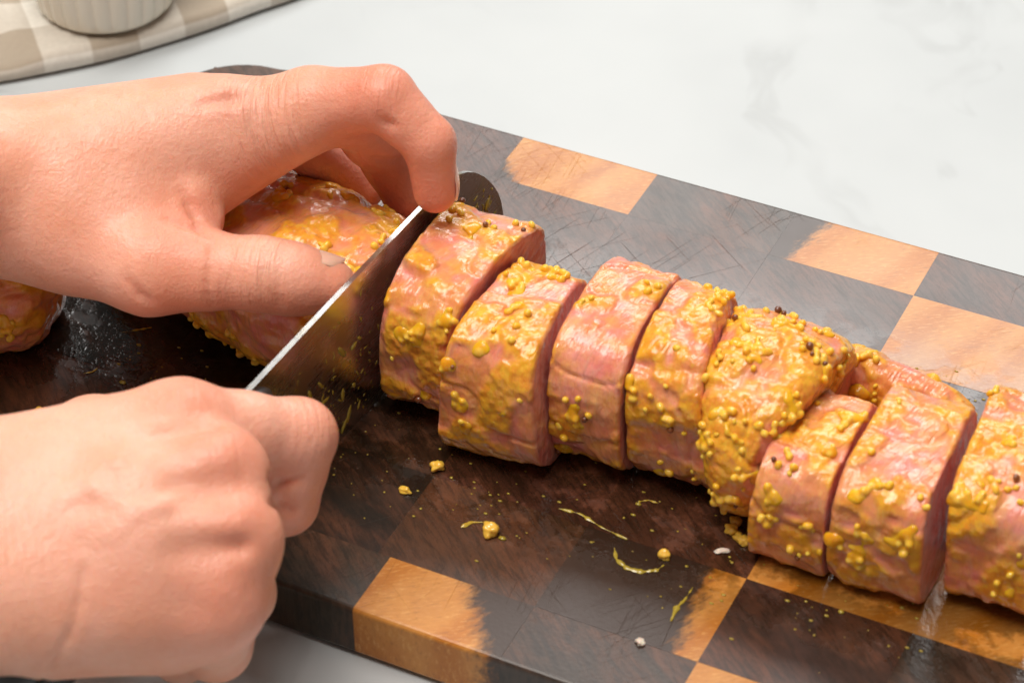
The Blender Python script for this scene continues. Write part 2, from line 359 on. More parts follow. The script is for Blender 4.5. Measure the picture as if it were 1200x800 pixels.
for j in range(7):
    for i in range(8):
        xa, xb, ya, yb = COLS[i], COLS[i + 1], ROWS[j], ROWS[j + 1]
        if j == 0: xa, xb = (xa + (0.0038 if i == 3 else 0), xb + (0.0038 if i == 2 else 0))
        poly = block_poly(xa, xb, ya, yb)
        cx, cy = (xa + xb) / 2, (ya + yb) / 2
        bm = bmesh.new()
        lo = [bm.verts.new((p[0] - cx, p[1] - cy, 0.0012)) for p in poly]
        f = bm.faces.new(lo)
        r = bmesh.ops.extrude_face_region(bm, geom=[f])
        for v in r['geom']:
            if isinstance(v, bmesh.types.BMVert): v.co.z = T
        # soften only the outer rim of the board
        es = []
        for e in bm.edges:
            a, b = e.verts
            if abs(a.co.z - b.co.z) < 1e-6:
                mx, my = (a.co.x + b.co.x) / 2 + cx, (a.co.y + b.co.y) / 2 + cy
                rim = min(mx - X0, X1 - mx, my - Y0, Y1 - my) < 0.0006
                if not rim:
                    for ex, sx in ((X0 + RC, -1), (X1 - RC, 1)):
                        for ey, sy in ((Y0 + RC, -1), (Y1 - RC, 1)):
                            if (mx - ex) * sx > 0 and (my - ey) * sy > 0 and math.hypot(mx - ex, my - ey) > RC - 0.0006: rim = True
                if rim: es.append(e)
        if es: bmesh.ops.bevel(bm, geom=es, offset=0.0013, segments=3, affect='EDGES', profile=0.5)
        lit = (j, i) in light
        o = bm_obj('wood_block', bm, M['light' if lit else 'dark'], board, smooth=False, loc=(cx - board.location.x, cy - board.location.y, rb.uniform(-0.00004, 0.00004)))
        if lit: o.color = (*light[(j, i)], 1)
        else:
            c = rb.choice(DK)
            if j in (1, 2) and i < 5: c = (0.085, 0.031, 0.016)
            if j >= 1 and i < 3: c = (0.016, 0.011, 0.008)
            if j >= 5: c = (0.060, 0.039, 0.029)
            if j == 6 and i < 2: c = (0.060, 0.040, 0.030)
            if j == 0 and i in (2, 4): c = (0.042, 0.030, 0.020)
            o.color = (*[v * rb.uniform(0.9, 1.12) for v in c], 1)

class Field:
    def __init__(s, lo, hi, res):
        s.lo = np.array(lo, np.float32); s.res = res
        s.n = np.ceil((np.array(hi) - s.lo) / res).astype(int) + 1
        s.ax = [s.lo[k] + res * np.arange(s.n[k], dtype=np.float32) for k in range(3)]
    def new(s): return np.full(s.n, 0.03, np.float32)
    def sub(s, lo, hi):
        a = np.clip(np.floor((lo - s.lo) / s.res).astype(int), 0, s.n); b = np.clip(np.ceil((hi - s.lo) / s.res).astype(int) + 1, 0, s.n)
        if np.any(b <= a): return None
        return tuple(slice(a[k], b[k]) for k in range(3))
    def pts(s, sl): return np.meshgrid(*[s.ax[k][sl[k]] for k in range(3)], indexing='ij', sparse=True)
def smin(a, b, k):
    h = np.maximum(k - np.abs(a - b), 0) / k
    return np.minimum(a, b) - h * h * k * 0.25
def cone_d(X, a, b, ra, rb, flat=None):
    ab = b - a; l2 = float(ab @ ab)
    px, py, pz = X[0] - a[0], X[1] - a[1], X[2] - a[2]
    h = np.clip((px * ab[0] + py * ab[1] + pz * ab[2]) / l2, 0, 1)
    qx, qy, qz = px - ab[0] * h, py - ab[1] * h, pz - ab[2] * h
    if flat is not None:          # flatten along a direction
        nv, f = flat
        dn = qx * nv[0] + qy * nv[1] + qz * nv[2]
        d2 = qx * qx + qy * qy + qz * qz + dn * dn * (f * f - 1)
        return (np.sqrt(d2) - (ra + (rb - ra) * h)) * (1.0 / max(1.0, f ** 0.5))
    return np.sqrt(qx * qx + qy * qy + qz * qz) - (ra + (rb - ra) * h)
def add_cone(Fd, D, a, b, ra, rb, k, flat=None):
    a = np.asarray(a, float); b = np.asarray(b, float)
    r = max(ra, rb) + k + 0.004
    sl = Fd.sub(np.minimum(a, b) - r, np.maximum(a, b) + r)
    if sl is None: return
    d = cone_d(Fd.pts(sl), a, b, ra, rb, flat).astype(np.float32)
    D[sl] = smin(D[sl], d, k)
def carve(Fd, D, a, b, r, k):
    a = np.asarray(a, float); b = np.asarray(b, float); R_ = r + k + 0.003
    sl = Fd.sub(np.minimum(a, b) - R_, np.maximum(a, b) + R_)
    if sl is None: return
    d = cone_d(Fd.pts(sl), a, b, r, r).astype(np.float32)
    D[sl] = -smin(-D[sl], d, k)
def surface_nets(D, lo, res):
    S = D < 0
    n = D.shape
    cnt = np.zeros(tuple(k - 1 for k in n), np.uint8)
    for i in (0, 1):
        for j in (0, 1):
            for k in (0, 1): cnt += S[i:n[0] - 1 + i, j:n[1] - 1 + j, k:n[2] - 1 + k]
    act = (cnt > 0) & (cnt < 8)
    cells = np.argwhere(act); idx = np.full(act.shape, -1, np.int64); idx[act] = np.arange(len(cells))
    acc = np.zeros((len(cells), 3)); num = np.zeros(len(cells))
    co = [np.array(c) for c in ((0, 0, 0), (1, 0, 0), (0, 1, 0), (1, 1, 0), (0, 0, 1), (1, 0, 1), (0, 1, 1), (1, 1, 1))]
    val = [D[tuple((cells + c).T)] for c in co]
    for a, b in ((0, 1), (2, 3), (4, 5), (6, 7), (0, 2), (1, 3), (4, 6), (5, 7), (0, 4), (1, 5), (2, 6), (3, 7)):
        x = (val[a] < 0) != (val[b] < 0)
        t = val[a] / np.where(np.abs(val[a] - val[b]) < 1e-12, 1e-12, val[a] - val[b])
        p = co[a] + (co[b] - co[a]) * t[:, None]
        acc[x] += p[x]; num[x] += 1
    V = (cells + acc / num[:, None]) * res + lo
    Fc = []
    for ax in range(3):
        u, v = (ax + 1) % 3, (ax + 2) % 3
        sl0 = [slice(None)] * 3; sl1 = [slice(None)] * 3; sl0[ax] = slice(0, n[ax] - 1); sl1[ax] = slice(1, n[ax])
        a, b = S[tuple(sl0)], S[tuple(sl1)]
        for flip, msk in ((False, a & ~b), (True, ~a & b)):
            e = np.argwhere(msk)
            e = e[(e[:, u] > 0) & (e[:, v] > 0) & (e[:, u] < n[u] - 1) & (e[:, v] < n[v] - 1)]
            du = np.zeros(3, int); du[u] = 1; dv = np.zeros(3, int); dv[v] = 1
            q = np.stack([idx[tuple((e - du - dv).T)], idx[tuple((e - dv).T)], idx[tuple(e.T)], idx[tuple((e - du).T)]], 1)
            Fc.append(q[:, ::-1] if flip else q)
    return V, np.concatenate(Fc)
def relax(V, Fc, it=3, lam=0.5):
    E = np.concatenate([Fc[:, [0, 1]], Fc[:, [1, 2]], Fc[:, [2, 3]], Fc[:, [3, 0]]])
    for q in range(it):
        acc = np.zeros_like(V); c = np.zeros(len(V))
        for k in range(3):
            acc[:, k] = np.bincount(E[:, 0], V[E[:, 1], k], len(V)) + np.bincount(E[:, 1], V[E[:, 0], k], len(V))
        c = np.bincount(E[:, 0], minlength=len(V)) + np.bincount(E[:, 1], minlength=len(V))
        V = V + lam * (acc / np.maximum(c, 1)[:, None] - V)
    return V

# ------------------------------------------------------------------ pork
def unit_ico(sub=2):
    bm = bmesh.new(); bmesh.ops.create_icosphere(bm, subdivisions=sub, radius=1)
    v = np.array([x.co[:] for x in bm.verts]); f = np.array([[w.index for w in x.verts] for x in bm.faces]); bm.free(); return v, f
IV, IF = unit_ico(2)
def blobs(name, pts, nrms, radii, mat, parent, seed=0, squash=(0.8, 1.15), kind=None):
    """many small seeds joined as one piece"""
    rs = np.random.default_rng(seed); V = []; Fc = []; n0 = 0
    for p, n, r in zip(pts, nrms, radii):
        s = rs.uniform(squash[0], squash[1], 3) * r
        q, _ = np.linalg.qr(rs.normal(size=(3, 3)))
        V.append((IV * s) @ q.T + p); Fc.append(IF + n0); n0 += len(IV)
    o = mesh_obj(name, np.concatenate(V), np.concatenate(Fc), mat)
    adopt(o, parent)
    if kind: o['kind'] = kind
    return o
KQ = 1.06      # lean of the measuring line: q = y + KQ * height; xl, xr = x of the left/right cut at the near foot and far top
def superellipse(n, e):
    th = np.linspace(0, 2 * np.pi, n, endpoint=False)
    c, s = np.cos(th), np.sin(th)
    return np.sign(c) * np.abs(c) ** (2 / e), np.sign(s) * np.abs(s) ** (2 / e)
def vert_normals(V, Fc):
    me = bpy.data.meshes.new('tmp'); me.from_pydata([tuple(v) for v in V], [], [tuple(map(int, f)) for f in Fc]); me.update()
    n = np.array([v.normal[:] for v in me.vertices]); bpy.data.meshes.remove(me); return n
def scatter(o_parent, V, Nn, w, n_clusters, per, seed, rad=(0.0008, 0.0014), brown=0.06, spread=0.0036, puddles=1.0):
    """mustard seeds in a gloopy glaze: seeds and flat dabs of sauce melted together"""
    rs = np.random.default_rng(seed)
    w = np.clip(w, 0, None); w = w / w.sum()
    cen = rs.choice(len(V), n_clusters, p=w)
    seeds, dabs, bs, bn, br = [], [], [], [], []
    for c in cen:
        k = max(1, int(rs.poisson(per)))
        sp = spread * rs.uniform(0.5, 1.3)
        d = np.linalg.norm(V - V[c], axis=1); near = np.where((d < sp) & (w > 0))[0]
        if len(near) == 0: continue
        if rs.random() < 0.6 * puddles:
            for q in range(rs.integers(1, 4)):
                i = near[rs.integers(len(near))]
                tv = rs.normal(size=3); tv -= Nn[i] * (tv @ Nn[i]); tv /= np.linalg.norm(tv)
                dabs.append((V[i] - Nn[i] * 0.0004, V[i] - Nn[i] * 0.0005 + tv * rs.uniform(0.0004, 0.0022), Nn[i], rs.uniform(0.0011, 0.0019)))
        for idx in rs.choice(near, min(k, len(near)), replace=False):
            r = rs.uniform(*rad); p = V[idx] + Nn[idx] * r * rs.uniform(-0.1, 0.5)
            if p[2] < T + 0.001: continue
            if any(np.sum((p - u[0]) ** 2) < 0.0017 ** 2 for u in seeds): continue
            if rs.random() < brown: bs.append(V[idx] + Nn[idx] * r * 0.55); bn.append(Nn[idx]); br.append(r * 0.8)
            else: seeds.append((p, r))
    if seeds:
        P_ = np.array([q[0] for q in seeds])
        Fd = Field(np.minimum(P_.min(0), V.min(0)) - 0.003, np.maximum(P_.max(0), V.max(0)) + 0.004, 0.00042)
        D = np.full(Fd.n, 0.003, np.float32)
        for a_, b_, n_, r_ in dabs: add_cone(Fd, D, a_, b_, r_, r_ * 0.8, 0.0014, (n_, 1.7))
        for p, r in seeds:
            e_ = rs.normal(size=3); e_ *= r * 0.3 / np.linalg.norm(e_)
            add_cone(Fd, D, p - e_, p + e_, r * 0.86, r * 0.86, 0.0004)
        Vc, Fc = surface_nets(D, Fd.lo.astype(float), Fd.res); Vc = relax(Vc, Fc, 2, 0.5)
        sd = np.zeros(len(Vc))
        for p, r in seeds: sd = np.maximum(sd, sstep(1.5, 1.0, np.linalg.norm(Vc - p, axis=1) / r))
        keep = Vc[:, 2] > T + 0.0002
        Vc[:, 2] = np.maximum(Vc[:, 2], T + 0.0003)
        o = mesh_obj('mustard_coating', Vc, Fc, M['coating'], attrs=dict(seed=sd)); adopt(o, o_parent); o['kind'] = 'stuff'
    if bs: blobs('brown_mustard_seeds', bs, bn, br, M['brown'], o_parent, seed + 1, kind='stuff')

def build_slice(label, q_span, xl, xr, H, e=2.5, seed=1, must=0.5, clusters=40, per=2.2, name='pork_slice', cat='pork slice', group=None, bulge=0.0, taper=0.0, minz=0.0004, scatter_spread=0.0036, raw=1.0, rim=0.028, rimw=0.014):
    (qn, qf) = q_span
    pw = e / (e - 1); b = H / 2; half = (qf - qn) / 2
    a = max(0.006, (max(half ** pw - (KQ * b) ** pw, 1e-9)) ** (1 / pw))
    cy = (qf + qn) / 2 - KQ * b
    n = 220; nx = 36
    ey, ez = superellipse(n, e)
    # even arc spacing
    pts = np.stack([ey * a, ez * b], 1); pts = np.concatenate([pts, pts[:1]])
    s = np.concatenate([[0], np.cumsum(np.linalg.norm(np.diff(pts, axis=0), axis=1))])
    u = np.linspace(0, s[-1], n, endpoint=False); sy = np.interp(u, s, pts[:, 0]); sz = np.interp(u, s, pts[:, 1])
    rings = []; cutf = []
    t_out = np.linspace(0, 1, nx)
    for t in t_out:
        # cut rims are slightly rounded in
        edge = min(t, 1 - t); k = 1 - rim * np.exp(-edge / rimw)
        rings.append((t, k)); cutf.append(0.0 if edge > 0.02 else 0.6)
    capl = [(0.0, k) for k in np.linspace(0.975 - rim, 0.03, 14)]; capr = [(1.0, k) for k in np.linspace(0.975 - rim, 0.03, 14)]
    allr = capl[::-1] + rings + capr
    cuts = [1.0] * 14 + cutf + [1.0] * 14
    Vs = []; cut = []
    for (t, k), cc in zip(allr, cuts):
        y = cy + sy * k * (1 + taper * (t - 0.5)); z = b + sz * k * (1 + taper * (t - 0.5)) - 0.001
        q = (y + KQ * z); sf = np.clip((q - qn) / (qf - qn), -0.1, 1.1)
        xa = xl[0] + (xl[1] - xl[0]) * sf; xb = xr[0] + (xr[1] - xr[0]) * sf
        x = xa + (xb - xa) * t
        x = x + bulge * np.sin(np.clip(sz * k / b, -1, 1) * 1.5) * 0.5
        Vs.append(np.stack([x, y, T + z], 1)); cut.append(np.full(n, cc))
    V = np.concatenate(Vs); cut = np.concatenate(cut) * raw; nr = len(allr)
    Fc = []
    for r in range(nr - 1):
        i = np.arange(n); j = (i + 1) % n
        Fc.append(np.stack([r * n + i, r * n + j, (r + 1) * n + j, (r + 1) * n + i], 1))
    Fc = np.concatenate(Fc).tolist()
    Fc.append(list(range(n))[::-1]); Fc.append(list(range((nr - 1) * n, nr * n)))
    Nn = vert_normals(V, Fc)
    if np.mean(np.sum(Nn * (V - V.mean(0)), 1)) < 0: Nn = -Nn; Fc = [f[::-1] for f in Fc]
    # mustard in patches, lumpy meat
    m = sstep(0.58 - 0.32 * must, 0.80 - 0.32 * must, fbm(V, 105, seed, 3)) * (1 - 0.92 * cut)
    big = fbm(V, 45, seed + 9, 2) - 0.5; mid = fbm(V * np.array([1, .5, .6]), 170, seed + 4, 3) - 0.5
    ridge = np.abs(noise(V * np.array([0.6, 1, 1]), 70, seed + 20) - 0.5) * 2      # muscle seams
    seam = np.exp(-(ridge / 0.06) ** 2)
    d = big * 0.0026 + mid * 0.0011 - seam * 0.0010 * (1 - cut) + m * (0.0003 + 0.0009 * fbm(V, 400, seed + 2, 2)) 
    d = d * (1 - 0.55 * cut)
    V = V + Nn * d[:, None]
    V[:, 2] = np.maximum(V[:, 2], T + minz + 0.0004 * noise(V, 200, seed))
    root = empty(name, (float(V[:, 0].mean()), float(V[:, 1].mean()), T))
    tag(root, label, cat, group)
    meat = mesh_obj('meat', V, Fc, M['pork'], attrs=dict(mustard=m, cut=cut))
    adopt(meat, root)
    Nn = vert_normals(V, Fc)
    vis = (Nn[:, 2] * 0.65 - Nn[:, 1] * 0.68 > 0.0) & (V[:, 2] > T + 0.003)
    w = (0.03 + m) * (cut < 0.3) * vis * (0.12 + sstep(T + 0.005, T + 0.016, V[:, 2]))
    scatter(root, V, Nn, w, clusters, per, seed, spread=scatter_spread)
    return root, V, Nn, m

G = 'cut slices of the marinated pork tenderloin'
S1 = build_slice('thick pork slice touching the knife blade, first of the row', (-0.03474, 0.04858), (-0.01877, -0.01761), (0.00029, 0.00918), 0.050, 2.8, 1, 0.54, 12, 3.4, group=G)
S2 = build_slice('pork slice second from the knife with a clear pink cut face', (-0.04426, 0.03272), (0.00320, 0.00903), (0.03423, 0.02821), 0.046, 3.0, 2, 0.56, 13, 3.6, group=G)
S3 = build_slice('pinkish pork slice third from the knife with little mustard', (-0.03517, 0.04655), (0.03314, 0.03154), (0.05489, 0.05218), 0.047, 3.0, 3, 0.44, 8, 3.2, group=G)
S4 = build_slice('pork slice fourth from the knife with silvery membrane along its lower edge', (-0.03197, 0.04406), (0.05559, 0.05348), (0.08039, 0.06840), 0.047, 2.8, 4, 0.54, 12, 3.8, group=G)
S5 = build_slice('wedge shaped pork chunk heaped with yellow mustard seeds, middle of the row', (-0.03695, 0.04246), (0.08339, 0.06848), (0.09471, 0.10564), 0.046, 2.3, 5, 0.98, 52, 5.0, group=G, scatter_spread=0.0045, raw=0.12, rim=0.16, rimw=0.09)
S5b = build_slice('thin tapered pork strip lying behind two slices, covered in seeds', (0.00807, 0.03602), (0.09705, 0.09392), (0.13634, 0.13519), 0.026, 2.2, 6, 0.70, 17, 4.0, group=G, raw=0.2, rim=0.35, rimw=0.12, taper=-0.55)
S6 = build_slice('flat-sided pork slice leaning on the mustard-heaped chunk', (-0.05005, 0.01928), (0.09683, 0.09735), (0.11821, 0.11638), 0.036, 4.2, 7, 0.62, 12, 3.4, group=G)
S7 = build_slice('flat-sided pork slice with pink cut edge beside a dark gap', (-0.04896, 0.02780), (0.11877, 0.11897), (0.14455, 0.14136), 0.038, 4.4, 8, 0.60, 12, 3.4, group=G)
S8 = build_slice('rightmost pork slice, cropped by the picture edge', (-0.04040, 0.03901), (0.14878, 0.14357), (0.17308, 0.16560), 0.040, 3.8, 9, 0.70, 14, 3.6, group=G)

# silver skin flap of slice four and shreds of fat at the bases
def ribbon(name, pts, widths, mat, parent, wdir, thick=0.0003, seed=0, lift=0.0):
    pts = np.array(pts) + np.array([0.1, -0.72, 0.68]) * lift; n = 60
    t = np.linspace(0, len(pts) - 1, n); P_ = np.stack([np.interp(t, np.arange(len(pts)), pts[:, k]) for k in range(3)], 1)
    for _ in range(6): P_[1:-1] = (P_[:-2] + 2 * P_[1:-1] + P_[2:]) / 4
    W_ = np.interp(t, np.arange(len(widths)), widths)
    wd = np.array(wdir) / np.linalg.norm(wdir); nb = 7
    nrm = np.cross(np.gradient(P_, axis=0), wd); nrm /= np.linalg.norm(nrm, axis=1, keepdims=True) + 1e-12
    V = []
    for side in (1, -1):
        for j in range(nb):
            w = (j / (nb - 1) - 0.5)
            q = P_ + wd * (W_ * w)[:, None]
            q = q + nrm * ((noise(q, 240, seed) - 0.5) * 0.0016 + side * thick * 0.5)[:, None]
            V.append(q)
    V = np.concatenate(V); Fc = []
    for s in range(2):
        for j in range(nb - 1):
            for i in range(n - 1):
                a = (s * nb + j) * n + i; f = [a, a + 1, a + n + 1, a + n]; Fc.append(f if s == 0 else f[::-1])
    L = lambda s, j, i: (s * nb + j) * n + i
    for i in range(n - 1):
        Fc.append([L(0, 0, i + 1), L(0, 0, i), L(1, 0, i), L(1, 0, i + 1)])
        Fc.append([L(0, nb - 1, i), L(0, nb - 1, i + 1), L(1, nb - 1, i + 1), L(1, nb - 1, i)])
    o = mesh_obj(name, V, Fc, mat); adopt(o, parent); return o

ribbon('membrane', [np.array([0.05401, -0.03517, 0.03000]), np.array([0.05974, -0.03138, 0.03100]), np.array([0.06707, -0.03056, 0.03000]), np.array([0.07310, -0.03137, 0.02700]), np.array([0.07703, -0.03305, 0.02200]), np.array([0.07904, -0.03520, 0.01950])], [0.004, 0.009, 0.009, 0.007, 0.004, 0.0015], M['membrane'], S4[0], (0.1, -0.45, 0.89), seed=3, lift=0.0034)
ribbon('membrane', [np.array([0.03879, -0.04079, 0.03000]), np.array([0.04424, -0.03971, 0.02900]), np.array([0.04903, -0.03882, 0.02600]), np.array([0.05219, -0.03713, 0.02200])], [0.003, 0.008, 0.008, 0.003], M['membrane'], S3[0], (0.1, -0.45, 0.89), seed=5, lift=0.0034)
# ------------------------------------------------------------------ uncut loin and second piece (implicit tubes swept along a line)
def tube_meat(label, name, cat, path, ab, seed, must, clusters, per, e=2.3, closed_ends=(True, True), group=None):
    path = np.array(path); ab = np.array(ab); n = 200; L = 130
    t = np.linspace(0, len(path) - 1, L)
    def sm(k, arr):
        v = np.interp(t, np.arange(len(arr)), arr)
        for _ in range(10): v[1:-1] = (v[:-2] + 2 * v[1:-1] + v[2:]) / 4
        return v
    PX, PY = sm(0, path[:, 0]), sm(0, path[:, 1]); A = sm(0, ab[:, 0]); B = sm(0, ab[:, 1])
    ex, ez = superellipse(n, e)
    dx, dy = np.gradient(PX), np.gradient(PY); l = np.hypot(dx, dy); nx_, ny_ = -dy / l, dx / l
    ringsV = []
    cut = []
    idx = list(range(L))
    def ring(i, k, off=0.0):
        return np.stack([PX[i] + nx_[i] * ex * A[i] * k + dx[i] / l[i] * off, PY[i] + ny_[i] * ex * A[i] * k + dy[i] / l[i] * off, T + B[i] + ez * B[i] * k - 0.001], 1)
    R_ = []; cu = []
    # rounded start
    for ph in np.linspace(1.5, 0.1, 10): R_.append(ring(0, math.cos(ph) , -math.sin(ph) * min(A[0], B[0]) * 0.7)); cu.append(0)
    for i in idx: R_.append(ring(i, 1.0)); cu.append(0)
    if closed_ends[1]:
        for k in np.linspace(0.95, 0.04, 16): R_.append(ring(L - 1, k)); cu.append(1)
    else:
        for ph in np.linspace(0.1, 1.5, 10): R_.append(ring(L - 1, math.cos(ph), math.sin(ph) * min(A[-1], B[-1]) * 0.7)); cu.append(0)
    V = np.concatenate(R_); cut = np.repeat(np.array(cu, float), n); nr = len(R_)
    Fc = []
    for r in range(nr - 1):
        i = np.arange(n); j = (i + 1) % n
        Fc.append(np.stack([r * n + i, r * n + j, (r + 1) * n + j, (r + 1) * n + i], 1))
    Fc = np.concatenate(Fc).tolist(); Fc.append(list(range(n))[::-1]); Fc.append(list(range((nr - 1) * n, nr * n)))
    Nn = vert_normals(V, Fc)
    if np.mean(np.sum(Nn * (V - V.mean(0)), 1)) < 0: Nn = -Nn; Fc = [f[::-1] for f in Fc]
    m = sstep(0.58 - 0.32 * must, 0.80 - 0.32 * must, fbm(V, 100, seed, 3)) * (1 - cut)
    big = fbm(V, 45, seed + 9, 2) - 0.5; mid = fbm(V * np.array([.4, 1, 1]), 200, seed + 4, 3) - 0.5
    seam = np.exp(-(np.abs(noise(V * np.array([0.35, 1, 1]), 75, seed + 20) - 0.5) * 2 / 0.07) ** 2)
    d = big * 0.005 + mid * 0.0026 - seam * 0.0016 + m * (0.0003 + 0.0009 * fbm(V, 400, seed + 2, 2))
    V = V + Nn * (d * (1 - 0.8 * cut))[:, None]
    V[:, 2] = np.maximum(V[:, 2], T + 0.0004 + 0.0004 * noise(V, 200, seed))
    root = empty(name, (float(V[:, 0].mean()), float(V[:, 1].mean()), T)); tag(root, label, cat, group)
    adopt(mesh_obj('meat', V, Fc, M['pork'], attrs=dict(mustard=m, cut=cut)), root)
    Nn = vert_normals(V, Fc)
    scatter(root, V, Nn, (0.04 + m) * (cut < 0.3) * (V[:, 2] > T + 0.004) * (Nn[:, 2] * 0.65 - Nn[:, 1] * 0.68 > -0.3), clusters, per, seed)
    return root
LOIN = tube_meat('uncut end of the pork tenderloin held under the fingers left of the blade', 'pork_tenderloin', 'pork',
          [(-0.118, -0.006), (-0.100, -0.010), (-0.080, -0.017), (-0.055, -0.023), (-0.030, -0.027), (-0.0255, -0.027)],
          [(0.017, 0.014), (0.022, 0.018), (0.027, 0.022), (0.029, 0.0235), (0.029, 0.0225), (0.029, 0.0222)], 11, 0.62, 44, 3.4)
SIDE = tube_meat('rounded end of a second pork piece at the left picture edge', 'pork_piece', 'pork',
          [(-0.254, -0.099), (-0.214, -0.084), (-0.174, -0.068), (-0.146, -0.058), (-0.133, -0.053)],
          [(0.026, 0.021), (0.026, 0.021), (0.024, 0.0185), (0.022, 0.0170), (0.018, 0.0145)], 12, 0.6, 34, 3.2, closed_ends=(True, False))

# ------------------------------------------------------------------ knife
kn = empty('kitchen_knife', (-0.0235, -0.06, T))
tag(kn, 'steel santoku kitchen knife slicing down through the pork, gripped by the lower hand', 'knife')
def knife():
    def xc(y): return -0.0272 + (y + 0.10) * 0.072
    prof_y = [-0.112, -0.0998, -0.046, -0.0106, 0.0010, 0.0060, 0.0102, 0.0140, 0.0172, 0.0202, 0.0228, 0.0252, 0.0275, 0.0290, 0.0300, 0.0308, 0.0312]
    prof_h = [0.0496, 0.0500, 0.0517, 0.0524, 0.0519, 0.0509, 0.0490, 0.0464, 0.0435, 0.0405, 0.0373, 0.0340, 0.0302, 0.0268, 0.0235, 0.0190, 0.0120]
    ys_ = np.concatenate([np.linspace(-0.112, 0.0, 40), np.linspace(0.001, 0.0312, 60)])
    ns, nh = len(ys_), 16
    V = []
    for i in range(ns):
        y = float(ys_[i]); t = i / (ns - 1)
        top = float(np.interp(y, prof_y, prof_h))
        e_ = max(0.0, (y + 0.01) / 0.0412)
        bot = 0.0009 + 0.0075 * e_ ** 2.4
        t = (y + 0.112) / 0.1432
        th = 0.00092 * (1 - 0.25 * t)
        prof = []
        for s in (1, -1):
            col = []
            for j in range(nh):
                h = j / (nh - 1)
                z = bot + (top - bot) * (1 - (1 - h) ** 1.0)
                hh = (z - bot) / 0.048
                w = th * min(1.0, hh * 1.05 + 0.04)
                if j == nh - 1: w *= 0.93
                col.append((xc(y) + s * w, y, T + z))
            prof.append(col)
        V += prof[0] + prof[1][::-1]
    m = 2 * nh; Fc = []
    for i in range(ns - 1):
        for j in range(m):
            j2 = (j + 1) % m; Fc.append((i * m + j, i * m + j2, (i + 1) * m + j2, (i + 1) * m + j))
    Fc.append(list(range(m))[::-1]); Fc.append([(ns - 1) * m + j for j in range(m)])
    o = mesh_obj('blade', V, Fc, M['steel']); adopt(o, kn)
    mod = o.modifiers.new('edge', 'EDGE_SPLIT'); mod.split_angle = math.radians(40)
    # bolster and handle
    def lathe_y(name, stations, mat):
        V = []; n = 28
        for (y, rx, rz, cz) in stations:
            for q in range(n):
                a = 2 * math.pi * q / n; c, s = math.cos(a), math.sin(a)
                V.append((xc(y) + rx * math.copysign(abs(c) ** 0.75, c), y, T + cz + rz * math.copysign(abs(s) ** 0.75, s)))
        Fc = [(i * n + j, i * n + (j + 1) % n, (i + 1) * n + (j + 1) % n, (i + 1) * n + j) for i in range(len(stations) - 1) for j in range(n)]
        Fc.append(list(range(n))[::-1]); Fc.append([(len(stations) - 1) * n + j for j in range(n)])
        ob = mesh_obj(name, V, Fc, mat); adopt(ob, kn); return ob
    lathe_y('bolster', [(-0.1165, 0.0078, 0.0125, 0.038), (-0.106, 0.0076, 0.0120, 0.0385), (-0.099, 0.0060, 0.0108, 0.0385), (-0.0945, 0.0042, 0.0092, 0.0385), (-0.0915, 0.0018, 0.0065, 0.0385)], M['bolster'])
    hd = lathe_y('handle', [(-0.1166, 0.0076, 0.0123, 0.038), (-0.135, 0.0082, 0.0125, 0.0375), (-0.165, 0.0085, 0.0135, 0.036), (-0.195, 0.0082, 0.013, 0.035), (-0.222, 0.0085, 0.0140, 0.033), (-0.230, 0.0070, 0.0115, 0.032)], M['handle'])
    for y in (-0.14, -0.17, -0.20):
        bm = bmesh.new(); bmesh.ops.create_cone(bm, cap_ends=True, segments=16, radius1=0.003, radius2=0.003, depth=0.0176)
        bmesh.ops.rotate(bm, verts=bm.verts, matrix=Matrix.Rotation(math.pi / 2, 3, 'Y'))
        bmesh.ops.translate(bm, verts=bm.verts, vec=(xc(y), y, T + 0.0365))
        adopt(bm_obj('rivet', bm, M['bolster']), kn)
    # mustard left on the blade's right face
    rs = np.random.default_rng(5); V = []; Fc = []; n0 = 0
    spots = [(-0.062 + rs.normal() * 0.016, 0.020 + rs.normal() * 0.012) for _ in range(170)] + [(0.017 + rs.normal() * 0.006, 0.026 + rs.normal() * 0.006) for _ in range(70)]
    for (y, z) in spots:
        if z < 0.003 or z > 0.046 or y > 0.026: continue
        r = rs.uniform(0.00015, 0.0005) * (2.4 if rs.random() < 0.12 else 1); tall = rs.uniform(0.8, 3.4)
        hh = (z - 0.002) / 0.048
        s = np.array([r * 0.35, r * rs.uniform(0.6, 1.0), r * tall])
        a = rs.normal() * 0.8; Rm = np.array([[1, 0, 0], [0, math.cos(a), -math.sin(a)], [0, math.sin(a), math.cos(a)]])
        V.append((IV * s) @ Rm.T + np.array([xc(y) + 0.00105 * min(1, hh + 0.05) * 0.8, y, T + z])); Fc.append(IF + n0); n0 += len(IV)
    ob = mesh_obj('mustard_residue', np.concatenate(V), np.concatenate(Fc), M['herb']); adopt(ob, kn); ob['kind'] = 'stuff'
knife()

# ------------------------------------------------------------------ hands: smooth unions of tapered limbs, meshed with surface nets
def finger(Fd, pts, radii, k=0.004, bulge=True):
    """one finger as its own field"""
    D = Fd.new()
    for i in range(len(pts) - 1): add_cone(Fd, D, pts[i], pts[i + 1], radii[i], radii[i + 1], k)
    return D
def lerp(a, b, t): return np.asarray(a) + (np.asarray(b) - np.asarray(a)) * t

